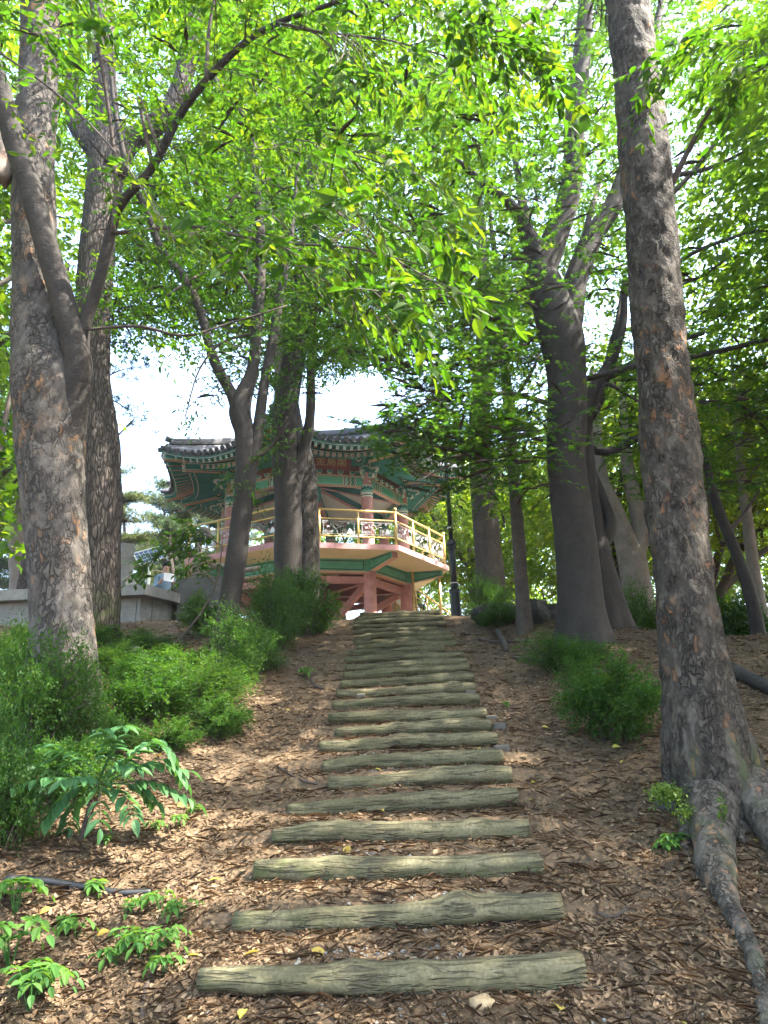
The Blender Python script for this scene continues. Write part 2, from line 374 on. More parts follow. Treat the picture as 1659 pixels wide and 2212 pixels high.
BIRCHWOOD = simple('birdhouse_wood', (.40,.38,.33), .8, .2, .2, 8)
PANELBLUE = simple('solar_cell', (.10,.15,.27), .25, .6, .2, 8, .0003)
SHIRT = simple('light_blue_cloth', (.20,.29,.40), .9, .1, .12, 12)
TROUS = simple('dark_cloth', (.05,.055,.07), .9, .1, .2, 12)
SKINM = simple('skin', (.42,.25,.18), .6, .3, .1, 9)
HAIR = simple('hair', (.02,.017,.015), .6, .3, .3, 9)
PAPER = simple('paper', (.75,.75,.78), .8, .2, .04, 6)
BRICKG = simple('grey_brick', (.11,.10,.085), .9, .2, .35, 9, .004)
MOSS = leaf_mat('moss', [(0, (.03,.06,.01)), (1, (.09,.15,.02))], [(0, (.05,.1,.01)), (1, (.12,.2,.02))], tf=.25)
PEBB = simple('pebble', (.22,.205,.175), .85, .25, .4, 14, .003)
STEPM = simple('pale_stone_step', (.52,.49,.44), .8, .25, .2, 4)
def lintel_mat():
    # painted beam pattern: green field, white and black lines, striped ends (flat print on the beam)
    t = NT('painted_lintel'); a = t.n('Attribute', attribute_name='pu').outputs['Vector']
    xy = t.n('SeparateXYZ', {0: a}).outputs
    wob = t.math('MULTIPLY', t.math('SINE', t.math('MULTIPLY', xy[1], 12.0)), .006)
    m = t.math('ABSOLUTE', t.math('MULTIPLY_ADD', t.math('ADD', xy[0], wob), 2.0, -1.0))
    G = (.12,.41,.30); B = (.012,.014,.014); W = (.62,.62,.56); T = (.06,.28,.24); V = (.12,.10,.19); S = (.5,.27,.19)
    c = t.ramp(m, [(0, G), (.36, W), (.375, B), (.39, W), (.42, V), (.45, W), (.47, T), (.50, W), (.52, G), (.56, B), (.58, S), (.62, W), (.64, T), (.70, B), (.72, W), (.74, V), (.77, W), (.79, G)], 'CONSTANT')
    bd = t.math('ABSOLUTE', t.math('MULTIPLY_ADD', xy[1], 2.0, -1.0))
    e = t.ramp(bd, [(0, 0.0), (.74, 1.0), (.82, 0.0)], 'CONSTANT')
    c = t.mix(t.math('MULTIPLY', e, t.ramp(m, [(0, 1.0), (.36, 0.0)], 'CONSTANT')), c, W)
    return t.finish(c, .65, .3)
LINTEL = lintel_mat()

# ---------------------------------------------------------------- ground
def make_ground():
    xs = np.concatenate([-np.geomspace(160, 3.2, 46), np.arange(-3.0, -1.3, .12), np.arange(-1.3, 1.6, .05), np.arange(1.6, 3.4, .12), np.geomspace(3.5, 160, 46)])
    ys = np.concatenate([-np.geomspace(120, 1, 22), np.arange(0, 2.2, .2), np.arange(2.2, 14.4, .028), np.arange(14.5, 30, .35), np.geomspace(30.5, 900, 40)])
    X, Y = np.meshgrid(xs, ys); Z = ground(X, Y); n, m = X.shape
    V = np.stack([X, Y, Z], -1).reshape(-1, 3)
    i = np.arange((n-1)*(m-1)); r = i//(m-1); c = i % (m-1); a = r*m+c
    L = np.stack([a, a+1, a+m+1, a+m], 1).ravel()
    o = link('ground', raw_mesh('ground', V, L, np.arange(len(i))*4, SOIL, smooth=True)); tag(o, kind='structure')
    sky = None
make_ground()

# ---------------------------------------------------------------- log steps
ORD = 'lowest second third fourth fifth sixth seventh eighth ninth tenth eleventh twelfth thirteenth fourteenth fifteenth sixteenth seventeenth eighteenth nineteenth twentieth twenty-first twenty-second twenty-third twenty-fourth'.split()
def make_log(idx, a, b):
    L = np.linalg.norm(b-a); rs = np.random.RandomState(100+idx); K, n = 44, 22
    order = 24-idx    # 0 = lowest
    r0 = 0.070*(1.0 if order < 6 else .95); s = np.linspace(-.5, .5, K)
    ang = np.linspace(0, 2*math.pi, n, endpoint=False)
    S, A = np.meshgrid(s*L, ang, indexing='ij')
    P = np.stack([S*2.2+idx*7, np.cos(A)*.9, np.sin(A)*.9], -1)
    G = np.stack([S*1.1+idx*3, np.cos(A)*6, np.sin(A)*6], -1)
    taper = 1-.30*np.clip(-s*2-.1, 0, 1)[:, None]
    kn = np.zeros_like(S)
    for _ in range(3):
        sx = (rs.rand()-.5)*L*.9; aa = rs.rand()*6.28
        kn += .015*np.exp(-((S-sx)/.07)**2)*(0.6+.6*np.cos(A-aa))
    R = r0*taper*(1+.15*vnoise(P, 2)) + kn - .012*np.clip(vnoise(G, 9)-.05, 0, 1)*1.6 - .006*np.clip(vnoise(G*2.1+5, 12), 0, 1)
    R *= np.where(np.abs(s) > .495, .93, 1)[:, None]
    bend = .012*np.sin(s*5+rs.rand()*6)+.01*vnoise(np.stack([s*4+idx, 0*s, 0*s], -1), 4)
    V = np.stack([S, np.cos(A)*R*1.02, np.sin(A)*R + bend[:, None]], -1).reshape(-1, 3)
    V = np.concatenate([V, [[-.5*L, 0, bend[0]], [.5*L+.004, 0, bend[-1]]]])
    loops, st = [], []
    for i in range(K-1):
        for j in range(n): st.append(len(loops)); loops += [i*n+j, (i+1)*n+j, (i+1)*n+(j+1) % n, i*n+(j+1) % n]
    nb = len(st)
    for j in range(n):
        st.append(len(loops)); loops += [K*n, j, (j+1) % n]
        st.append(len(loops)); loops += [K*n+1, (K-1)*n+(j+1) % n, (K-1)*n+j]
    # normals outwards
    me = raw_mesh('log_step', V, loops, st, [LOGM, LOGEND], smooth=False)
    mi = np.zeros(len(st), 'i'); mi[nb:] = 1; me.polygons.foreach_set('material_index', mi)
    sm = np.ones(len(st), bool); sm[nb:] = False; me.polygons.foreach_set('use_smooth', sm)
    o = link('log_step', me); mid = (a+b)/2; d = b-a
    o.location = mid - np.array([0, 0, .006]); o.rotation_euler = (0, -math.atan2(d[2], math.hypot(d[0], d[1])), math.atan2(d[1], d[0]))
    if order == 0: lab = 'lowest log step, longest and nearest, mossy left end, tan stone against it'
    elif order == 24: lab = 'topmost log step at the crest in front of the red columns'
    elif order == 23: lab = 'log step just below the topmost one at the crest'
    elif order == 20: lab = 'shortened log step near the crest with a small stub at its right end'
    else: lab = ORD[order]+' log step counted up from the lowest, weathered grey with moss'
    tag(o, lab, 'log step', 'log steps up the slope')
for i, (a, b) in enumerate(LOGP): make_log(i, a, b)

# ---------------------------------------------------------------- trunks
def catmull(P, per=6):
    P = np.asarray(P, float); Q = np.vstack([2*P[0]-P[1], P, 2*P[-1]-P[-2]]); out = []
    for i in range(1, len(Q)-2):
        p0, p1, p2, p3 = Q[i-1], Q[i], Q[i+1], Q[i+2]
        for k in range(per):
            t = k/per; out.append(.5*((2*p1)+(-p0+p2)*t+(2*p0-5*p1+4*p2-p3)*t*t+(-p0+3*p1-3*p2+p3)*t**3))
    out.append(Q[-2]); return np.array(out)
def limb_mesh(name, pts, rads, mat, n=20, per=8, rough=.05, freq=2.0, lobes=0, base_z=None, origin=None, seed=0, fine=0.0):
    Q = catmull(np.hstack([np.asarray(pts), np.asarray(rads)[:, None]]), per); P = Q[:, :3]; R = np.maximum(Q[:, 3], .002); K = len(P)
    T = np.gradient(P, axis=0); T /= np.linalg.norm(T, axis=1)[:, None]
    nrm = np.cross(T[0], [0, 1.0, 0.01]); nrm /= np.linalg.norm(nrm); ang = np.linspace(0, 2*math.pi, n, endpoint=False); V = []
    for i in range(K):
        nrm = nrm-T[i]*np.dot(nrm, T[i]); nrm /= np.linalg.norm(nrm); b = np.cross(T[i], nrm)
        dirs = np.cos(ang)[:, None]*nrm+np.sin(ang)[:, None]*b
        r = R[i]*(1+rough*vnoise((P[i]+dirs*R[i]*1.3)*freq, seed))
        if fine > .0065: r = r + fine*.9*np.round(vnoise((P[i]+dirs*R[i])*np.array([15, 15, 9.]), seed+9)*2.2+.6*vnoise((P[i]+dirs*R[i])*np.array([34, 34, 22.]), seed+2))/2.2
        if fine: r = r + fine*vnoise((P[i]+dirs*R[i])*np.array([22, 22, 13.]), seed+5) + fine*.7*np.abs(vnoise((P[i]+dirs*R[i])*np.array([9, 9, 6.]), seed+6))
        if lobes and base_z is not None:
            hgt = P[i][2]-base_z; r = r*(1+.32*np.exp(-max(hgt+.1, 0)/.22)*(.55+.45*np.cos(lobes*ang+seed))+.15*np.exp(-max(hgt, 0)/.5)*np.cos(3*ang+seed))
        V.append(P[i]+dirs*r[:, None])
    V = np.concatenate(V)
    tip0 = len(V); V = np.vstack([V, P[0], P[-1]])
    if origin is not None: V = V-np.asarray(origin)
    i = np.arange((K-1)*n); r = i//n; j = i % n; j2 = (j+1) % n
    L = np.stack([r*n+j, r*n+j2, (r+1)*n+j2, (r+1)*n+j], 1).ravel(); st = np.arange(len(i))*4
    jj = np.arange(n); c1 = np.stack([np.full(n, tip0), (jj+1) % n, jj], 1).ravel(); c2 = np.stack([np.full(n, tip0+1), (K-1)*n+jj, (K-1)*n+(jj+1) % n], 1).ravel()
    st = np.concatenate([st, len(L)+np.arange(2*n)*3]); L = np.concatenate([L, c1, c2])
    return raw_mesh(name, V, L, st, mat, smooth=True)
def px_limb(pxs, Y, dY=None):
    # a limb read off the photograph: (x, y, width) with its distance
    pts, rads = [], []
    for k, q in enumerate(pxs):
        yy = Y if dY is None else Y+dY[0]+(dY[1]-dY[0])*(k/(len(pxs)-1))**1.7
        p = pt(q[0], q[1], yy); pts.append(p); rads.append(q[2]/2/FPX*(p@CF))
    return np.array(pts), np.array(rads)
BASES = {}
def hero(key, label, basepx, trunk, limbs, bark, fine=.004, lobes=5, n=28, rough=.06, Y=None, per=8, sink=.35, mats=None, cat='tree', group=None):
    g = gpt(*basepx) if Y is None else pt(basepx[0], basepx[1], Y); Y = g[1]
    bz = gz(g[0], Y); base = np.array([g[0], Y, bz])
    root = empty('tree', base, label, cat, group); BASES[key] = (root, base)
    pts, rads = px_limb(trunk, Y)
    low = pts[0].copy(); low[2] = min(bz-sink, low[2]-.1); pts = np.vstack([low, pts]); rads = np.concatenate([[rads[0]*1.1], rads])
    link('trunk', limb_mesh('trunk', pts, rads, bark, n=n, per=per, rough=rough, lobes=lobes, base_z=bz, origin=base, seed=hash(key) % 50 if False else sum(map(ord, key)) % 50, fine=fine), root)
    for lb in limbs:
        nm = lb[3] if len(lb) > 3 else 'branch'
        p2, r2 = px_limb(lb[0], Y, lb[1])
        link(nm, limb_mesh(nm, p2, r2, lb[2] if len(lb) > 2 and lb[2] else bark, n=12 if r2[0] > .03 else 7, per=6, rough=.08, freq=3, origin=base, seed=3, fine=fine*.5 if r2[0] > .05 else 0), root)
    return root, base
Z2 = (0, 0)
hero('plane', 'stout left tree with flaky grey bark forking low, shrubs at its foot', (140, 1590),
     [(140,1600,150),(135,1450,142),(128,1250,126),(118,1080,128),(110,930,142),(106,830,150),(88,740,116),(76,600,90),(73,450,86),(76,300,82),(84,150,76),(88,0,72),(90,-220,60),(80,-500,40)],
     [([(122,1060,60),(138,960,78),(156,870,74),(168,800,62),(160,740,56),(122,600,50),(72,430,48),(30,300,45),(-2,180,42),(-60,20,36),(-140,-200,24)], (.0, -.9), BARK_DARK),
      ([(148,930,50),(165,840,52),(174,780,44),(180,715,30),(213,610,25),(240,500,22),(262,440,20),(330,360,17),(385,255,17),(440,180,16),(520,100,14),(600,50,12),(740,0,9),(900,-60,6)], (.0, -2.0), BARK_DARK),
      ([(240,505,10),(330,495,9),(420,490,8),(520,510,7),(600,525,6),(760,535,5),(900,570,3)], (-.6, -2.6), TWIG),
      ([(185,712,7),(300,705,7),(400,725,6),(500,697,5),(620,660,3)], (-.2, .4), TWIG),
      ([(244,505,11),(250,380,9),(236,250,8),(216,120,8),(195,0,6),(185,-80,5)], (-.7, -1.5), TWIG),
      ([(330,360,9),(300,210,8),(345,330,8)], (-1, -1.2), TWIG),
      ([(445,175,9),(452,60,7),(470,-40,5)], (-1.4, -1.6), TWIG),
      ([(-20,100,5),(120,200,5),(250,330,4),(380,520,3)], (-1.8, -2.2), TWIG),
      ([(600,50,7),(700,70,5),(830,85,4),(960,120,3)], (-1.7, -2.4), TWIG),
      ([(0,340,34),(-10,380,60),(10,330,40),(-30,250,34)], (-.1, -.1), BARK_PALE)], BARK_GREY, fine=.007, n=96, per=26)
hero('oak', 'furrowed bark tree just behind the stout flaky left trunk, mossy foot', (215, 1395),
     [(214,1400,76),(218,1250,78),(222,1080,80),(216,950,76),(203,830,70),(200,720,70),(206,600,72),(215,480,70),(225,400,72),(235,330,84),(228,250,56),(225,130,48),(222,0,45),(222,-220,36),(225,-400,20)],
     [([(240,370,56),(275,310,52),(320,280,47),(362,245,44),(390,190,40),(407,120,37),(416,30,34),(430,-100,26)], (-.1, -.5)),
      ([(225,345,46),(185,300,40),(160,255,37),(153,205,34),(160,130,26),(158,20,20),(150,-80,14)], (0, .3)),
      ([(410,100,12),(520,240,11),(560,300,9),(640,330,6)], (-.3, .5), TWIG),
      ([(300,300,16),(380,320,10),(440,410,8),(540,430,5)], (0, .6), TWIG)], BARK_FURROW, fine=.008, n=40)
hero('slim', 'slender dark tree forking into thin stems left of the pavilion centre', (488, 1398),
     [(486,1400,48),(500,1280,45),(518,1150,44),(530,1040,44),(528,940,42),(518,880,46),(545,800,27),(555,700,25),(562,600,24),(561,480,20),(549,350,15),(550,250,11),(553,100,8),(560,-60,5)],
     [([(520,905,34),(500,850,24),(472,800,22),(450,740,20),(432,670,19),(398,600,18),(350,540,16),(310,440,14),(280,380,12),(250,250,10),(235,120,7)], (0, -.8)),
      ([(535,1040,32),(556,940,27),(569,840,22),(590,730,20),(605,640,18),(625,530,14),(640,400,10),(650,260,6)], (0, .3)),
      ([(558,650,9),(500,575,8),(420,600,6),(360,640,4)], (0, -.6), TWIG),
      ([(550,720,8),(480,740,6),(430,800,4),(400,900,3)], (0, -.5), TWIG),
      ([(540,1000,8),(590,960,7),(620,900,4)], (-.1, -.4), TWIG),
      ([(520,540,9),(460,560,7),(400,590,4)], (0, .5), TWIG)], BARK_DARK, fine=.004, lobes=4)
hero('forked', 'thick forked tree rising from a shrub before the pavilion, dark bark', (630, 1335), Y=13.7, trunk=
     [(622,1340,66),(622,1200,60),(622,1080,58),(617,980,60),(618,880,54),(632,790,48),(646,710,46),(655,620,42),(665,520,34),(672,400,28),(680,250,22),(690,100,14)], limbs=[([(624,1120,44),(634,1050,36),(655,975,26),(670,900,22),(672,780,18),(678,680,16),(681,560,12),(690,420,7)], (-.02, -.15)),
      ([(610,900,34),(604,800,25),(600,720,20),(612,640,18),(602,540,15),(575,430,11),(560,340,7)], (.1, .4), BARK_PALE),
      ([(640,720,16),(610,670,12),(590,640,8),(540,600,5)], (0, .8), TWIG),
      ([(660,600,14),(720,520,10),(800,470,6)], (0, .8), TWIG),
      ([(625,870,14),(585,820,11),(575,760,8)], (0, .2), TWIG)], bark=BARK_DARK, fine=.006)
hero('patchy', 'pale patchy barked trunk close behind the thick forked tree', (664, 1330),
     [(664,1335,54),(665,1200,50),(662,1080,48),(656,1000,44),(640,930,34),(628,850,26),(612,760,22),(604,640,18),(610,520,14),(600,380,9)],
     [], BARK_GREY, fine=.006, Y=14.6)
hero('maple', 'large dark maple at right whose trunk splits into broad rising limbs', (1262, 1388),
     [(1264,1400,118),(1256,1300,100),(1246,1200,92),(1234,1090,84),(1223,990,82),(1224,910,84),(1224,820,86),(1208,710,94),(1182,625,78),(1170,590,66),(1196,520,56),(1222,450,48),(1238,370,44),(1241,260,42),(1254,150,38),(1266,0,32),(1280,-180,22)],
     [([(1176,620,54),(1156,545,46),(1136,500,36),(1122,465,26),(1090,430,21),(1050,402,17),(990,350,13),(920,310,8)], (0, -1.2)),
      ([(1145,520,30),(1132,460,24),(1122,400,15),(1100,260,10),(1085,120,6)], (0, .5)),
      ([(1222,720,66),(1240,620,54),(1276,520,46),(1318,455,41),(1345,390,36),(1370,300,30),(1400,150,22),(1430,0,14)], (.05, .7)),
      ([(1250,600,16),(1270,480,12),(1300,380,8)], (.3, 1.2), TWIG),
      ([(1180,870,12),(1100,850,10),(1000,855,7),(880,880,4)], (0, -1.6), TWIG),
      ([(1180,930,11),(1080,950,9),(980,1000,6),(900,1040,3)], (0, -1.8), TWIG),
      ([(1200,700,12),(1120,640,8),(1040,640,5),(940,600,3)], (0, -1.5), TWIG),
      ([(1345,400,16),(1450,380,12),(1540,360,8),(1659,300,5)], (.4, -.4), TWIG),
      ([(1260,820,14),(1380,790,12),(1500,770,11),(1659,735,9),(1750,720,6)], (.4, 1.0)),
      ([(1360,500,14),(1480,390,11),(1590,250,8),(1700,120,4)], (.6, -.2), TWIG),
      ([(1400,610,10),(1500,545,9),(1620,500,6)], (.6, 0), TWIG)], BARK_DARK, fine=.004, lobes=6, n=32)
hero('twisted', 'gnarled leaning tree hugging the right side of the large maple, looped limb', (1325, 1390),
     [(1326,1400,84),(1310,1300,72),(1288,1210,66),(1272,1110,58),(1259,1010,52),(1256,940,46),(1268,880,34),(1290,830,28),(1320,780,24),(1345,700,17),(1350,600,12)],
     [([(1285,1190,44),(1308,1158,34),(1316,1125,28),(1304,1085,24),(1290,1050,22),(1270,1010,26)], (-.02, 0)),
      ([(1300,815,24),(1340,800,20),(1390,775,18),(1440,745,13),(1520,720,8)], (0, .4)),
      ([(1268,970,22),(1320,975,18),(1370,950,16),(1420,930,12),(1500,930,7)], (0, -.4)),
      ([(1275,900,24),(1302,850,18),(1318,760,15),(1336,690,13),(1348,600,8)], (0, .6)),
      ([(1262,930,14),(1290,870,12),(1310,830,10),(1350,850,7),(1400,880,4)], (0, -.5), TWIG)], BARK_DARK, fine=.006, lobes=3, Y=10.75)
hero('leaning', 'tall flaky brown trunk leaning left on the right bank with spreading roots', (1545, 1735),
     [(1552,1740,190),(1540,1660,192),(1526,1590,176),(1512,1500,150),(1490,1360,130),(1472,1210,121),(1456,1060,118),(1442,910,113),(1428,760,109),(1415,610,106),(1402,460,103),(1388,310,100),(1372,150,94),(1355,0,88),(1332,-220,78),(1310,-500,60)],
     [([(1440,420,16),(1500,300,10),(1560,200,8),(1659,140,5)], (0, -1.2), TWIG),
      ([(1330,-160,22),(1240,-60,14),(1160,40,9),(1060,70,5)], (-.2, -2.1), TWIG)], BARK_FLAKY, fine=.009, n=116, lobes=6, per=34, rough=.05)
hero('sapling_trunk', 'thin straight dark trunk on the right bank beside the boulders', (1131, 1366),
     [(1134,1368,36),(1127,1270,28),(1119,1150,27),(1111,1050,26),(1105,950,24),(1096,850,22),(1083,700,18),(1075,600,14),(1060,480,9),(1050,350,5)],
     [([(1105,960,10),(1060,900,7),(1000,880,4)], (0, -.7), TWIG), ([(1100,880,10),(1150,800,7),(1180,720,4)], (0, .5), TWIG)], BARK_MID, fine=.004, lobes=4, n=20)
hero('shaded', 'shaded trunk rising out of shrubs right of the lamp post', (1060, 1320),
     [(1062,1325,66),(1056,1220,60),(1048,1110,55),(1040,1010,52),(1036,920,46),(1042,800,38),(1045,680,30),(1042,520,22),(1030,380,12)],
     [([(1038,900,24),(1070,780,18),(1085,660,12),(1090,540,7)], (0, .8)), ([(1042,830,16),(990,740,11),(950,640,7)], (0, -.8), TWIG)], BARK_MID, fine=.005, lobes=5, n=20, Y=16.0)
BG = 'background trunks among the trees beyond the crest'
hero('vee', 'pinkish forked trunk behind the gnarled tree on the right', (1372, 1240),
     [(1372,1245,60),(1362,1200,56),(1345,1150,44),(1325,1100,38),(1300,1040,32),(1290,950,24),(1280,800,14)],
     [([(1372,1215,40),(1384,1150,38),(1374,1090,34),(1362,1040,30),(1350,960,22),(1345,820,14)], (0, .2))], BARK_PALE, Y=16.0, fine=.005, n=16, group=BG)
hero('slant', 'dark slanting trunk at the far right edge beyond the ridge', (1640, 1398),
     [(1644,1400,30),(1630,1320,27),(1603,1230,25),(1578,1165,23),(1548,1090,20),(1530,1020,15),(1500,900,9)],
     [([(1570,1150,10),(1600,1120,8),(1640,1060,5)], (0, .3), TWIG)], BARK_DARK, Y=11.5, fine=.004, n=14, group=BG)
hero('slim_far', 'slim brown trunk behind the slanting one at the far right', (1650, 1350),
     [(1652,1360,26),(1636,1270,25),(1624,1200,24),(1614,1120,22),(1602,1030,18),(1590,900,12),(1580,760,6)],
     [([(1625,1210,12),(1650,1190,9),(1690,1160,6)], (0, .2), TWIG)], BARK_PALE, Y=15.0, fine=.004, n=14, group=BG)
hero('thin_far', 'thin reddish trunk between the leaning tree and the slanting one', (1540, 1290),
     [(1540,1300,14),(1534,1240,13),(1526,1180,12),(1528,1110,11),(1530,1020,8),(1540,900,5)],
     [([(1535,1250,7),(1510,1210,5),(1490,1180,3)], (0, .2), TWIG)], BARK_PALE, Y=17.0, fine=.003, n=12, group=BG)
hero('left_far', 'short brown trunk seen at the left edge above the stone ledge', (42, 1260),
     [(46,1265,46),(40,1200,40),(42,1150,36),(52,1080,30),(58,980,22),(50,850,12)], [], BARK_PALE, Y=21.0, fine=.004, n=14, group=BG)

# roots of the leaning tree: parts of it
root, rbase = BASES['leaning']
def root_limb(pts_px, widths, lift, name='root', m=BARK_ROOT):
    P, R = [], []
    for (x, y), w, lf in zip(pts_px, widths, lift):
        g = gpt(x, y); r = w/2/FPX*(g@CF); P.append(g+np.array([0, 0, lf*r])); R.append(r)
    link(name, limb_mesh(name, P, R, m, n=36, per=16, rough=.2, freq=5, origin=rbase, seed=4, fine=.0066), root)
def root_free(pxs, name='root'):
    p, r = [], []
    for x, y, w, Y in pxs:
        q = pt(x, y, Y); p.append(q); r.append(w/2/FPX*(q@CF))
    link(name, limb_mesh(name, p, r, BARK_FLAKY, n=18, per=8, rough=.1, freq=6, origin=rbase, seed=6, fine=.007), root)
yE = rbase[1]
root_limb([(1545,1712),(1545,1770),(1546,1840),(1554,1905),(1570,1950),(1595,1995),(1625,2065),(1645,2140),(1655,2225)], (124,112,92,66,46,40,36,34,32), (.9,.7,.5,.45,.4,.3,.25,.2,.1))
root_limb([(1585,1700),(1625,1735),(1670,1800),(1720,1880)], (130,105,90,70), (1.0,.7,.5,.3))
root_limb([(1512,1690),(1498,1740),(1488,1790),(1478,1838)], (80,54,38,18), (.8,.6,.5,.3))
root_limb([(1565,1740),(1585,1790),(1608,1828)], (60,34,16), (.6,.4,.3))
root_limb([(1500,1860),(1525,1905),(1560,1930)], (14,16,10), (.3,.6,.3))
root_limb([(1480,1840),(1510,1890),(1530,1930)], (10,12,8), (.3,.5,.2))

# ---------------------------------------------------------------- pavilion (octagonal, local frame: side 0 faces -Y)
PX, PY, TH = -2.560, 24.540, 0.283
ZF = 5.317; RS = 4.75; RC = 3.2355
ZG = gz(PX, PY)-.05
pav = empty('pavilion', (PX, PY, ZG), 'octagonal two storey Korean pavilion with painted eaves, red columns and gold railing', 'pavilion', rz=TH)
def make_yard():
    # pale sandy yard, added round the pavilion to bounce light up at it
    V, L, S = [], [], []; R, A = 9, 40
    for i in range(R+1):
        for j in range(A):
            r = 8.4*i/R*(1+.06*math.sin(3*2*math.pi*j/A)); x = PX+.6+r*math.cos(2*math.pi*j/A); y = PY+.4+r*.92*math.sin(2*math.pi*j/A); V.append((x, y, gz(x, y)+.012))
    for i in range(R):
        for j in range(A): S.append(len(L)); L += [i*A+j, (i+1)*A+j, (i+1)*A+(j+1) % A, i*A+(j+1) % A]
    o = link('yard', raw_mesh('yard', V, L, S, YARD, smooth=True)); tag(o, kind='structure')
make_yard()
H = ZF-ZG       # floor height above its ground
A0, A1 = math.radians(-112.5), math.radians(-67.5)
d0 = np.array([math.cos(A0), math.sin(A0), 0]); d1 = np.array([math.cos(A1), math.sin(A1), 0])
T8 = (d1-d0)/np.linalg.norm(d1-d0); N8 = np.array([0, -1.0, 0]); UP = np.array([0, 0, 1.0])
def PP(t, rho, z): q = (1-t)*d0*rho+t*d1*rho; return np.array([q[0], q[1], H+z])
def cpt(rho, z, d=d1): return np.array([d[0]*rho, d[1]*rho, H+z])
def around(o, kids=True, sides=range(8)):
    # the same part on every side: copies turned about the pavilion's axis
    for k in sides:
        if k == 0: continue
        c = copy_tree(o, o.parent); c.rotation_euler = (0, 0, k*math.pi/4)
# floor slab: pink edge, cream soffit
m = MB(); poly = [(RS*math.cos(A0+i*math.pi/4), RS*math.sin(A0+i*math.pi/4)) for i in range(8)]
m.prism(poly, (0, 0, H-.165), (1, 0, 0), (0, 1, 0), (0, 0, .165), m=2, sidem=0, backm=1)
m.build('floor_slab', [PINK, CREAM, GRANITE], pav)
# ring beams under the slab with black ruled panels, red beam below
m = MB(); mid = PP(.5, RC, -.36); L = 2*RC*math.sin(math.pi/8)
m.box(mid, (L-.30, .26, .385), (T8, N8, UP), 0)
m.box(mid+N8*.132+UP*.13, (L-.42, .006, .022), (T8, N8, UP), 1); m.box(mid+N8*.132-UP*.14, (L-.42, .006, .022), (T8, N8, UP), 1)
for s in (-1, 1): m.box(mid+N8*.132+T8*s*(L/2-.215), (.016, .006, .25), (T8, N8, UP), 1)
m.box(mid-UP*.222, (L-.30, .262, .06), (T8, N8, UP), 2)
around(m.build('ring_beam', [GREEN, BLACK, SALMON], pav))
m = MB(); m.box(PP(.5, RC-.1, -.80), (L-.3, .2, .2), (T8, N8, UP), 0); around(m.build('tie_beam', [RED], pav))
# cantilever beams
m = MB(); a = cpt(RC+.18, -.355); b = cpt(RS-.22, -.255)
dd = (b-a)/np.linalg.norm(b-a)
m.beam(a, b, .22, .38, m=0, h1=.19, caps=(None, 1), botm=2)
sd = np.cross(dd, UP); sd /= np.linalg.norm(sd)
for s in (-1, 1):
    for (ua, ub) in ((.14, .055), (-.14, -.055)):
        m.beam(a+sd*s*.112+UP*ua+dd*.06, b+sd*s*.112+UP*ub-dd*.12, .006, .018, m=3)
    m.beam(b+sd*s*.112-dd*.12-UP*.065, b+sd*s*.112-dd*.12+UP*.066, .006, .014, up=dd, m=3)
around(m.build('cantilever_beam', [GREEN, RED, SALMON, BLACK], pav))
# lower columns, capitals of the ring, radial beams, braces
m = MB(); c = d1*RC
m.lathe([(.215, -.25), (.205, .1), (.200, H-.56)], (c[0], c[1], 0), 24, 0)
m.box(cpt(RC, -.36), (.36, .36, .40), (d1, np.cross(UP, d1), UP), 1)
around(m.build('lower_column', [RED, GREEN], pav, smooth=False))
m = MB(); m.beam(cpt(.0, -.62), cpt(RC-.15, -.62), .24, .5, m=0, botm=1); around(m.build('radial_beam', [REDD, RED], pav))
m = MB(); m.beam(cpt(.55, -2.2), cpt(RC-.3, -.95), .16, .2, m=0); around(m.build('brace', [RED], pav))
m = MB(); m.lathe([(.42, -.2), (.42, H-.4)], (0, 0, 0), 16, 0); m.build('centre_column', [REDD], pav)
# upper columns with painted band
m = MB(); m.lathe([(.2, 0), (.19, 1.9), (.188, 2.75)], (c[0], c[1], H), 24, 0); col = m.build('upper_column', [RED], pav)
m = MB()
for z0, z1, mi in ((1.92, 1.97, 0), (1.97, 2.0, 1), (2.0, 2.06, 0), (2.06, 2.19, 2), (2.19, 2.215, 1), (2.215, 2.29, 3), (2.29, 2.315, 0)):
    m.lathe([(.194, z0), (.194, z1)], (c[0], c[1], H), 24, mi)
for j in range(10):
    aa = 2*math.pi*j/10; p = np.array([c[0]+.196*math.cos(aa), c[1]+.196*math.sin(aa), H+2.125]); nn = np.array([math.cos(aa), math.sin(aa), 0]); tt = np.cross(UP, nn)
    pts = [p+tt*.055*math.cos(q)+UP*.05*math.sin(q) for q in np.linspace(math.pi, 2*math.pi, 7)]
    m.tube(pts, .008, 5, 0); m.box(p+UP*.127, (.02, .012, .04), (tt, nn, UP), 0)
m.build('painted_band', [WHITE, BLACK, TEAL, DTEAL], col); around(col)
# lintels
m = MB(); L2 = L-.3; m.box(PP(.5, RC, 2.43), (L2, .2, .28), (T8, N8, UP), 0); m.box(PP(.5, RC, 2.43)-UP*.147, (L2, .17, .014), (T8, N8, UP), 1)
around(m.build('lintel', [LINTEL, SALMON], pav))
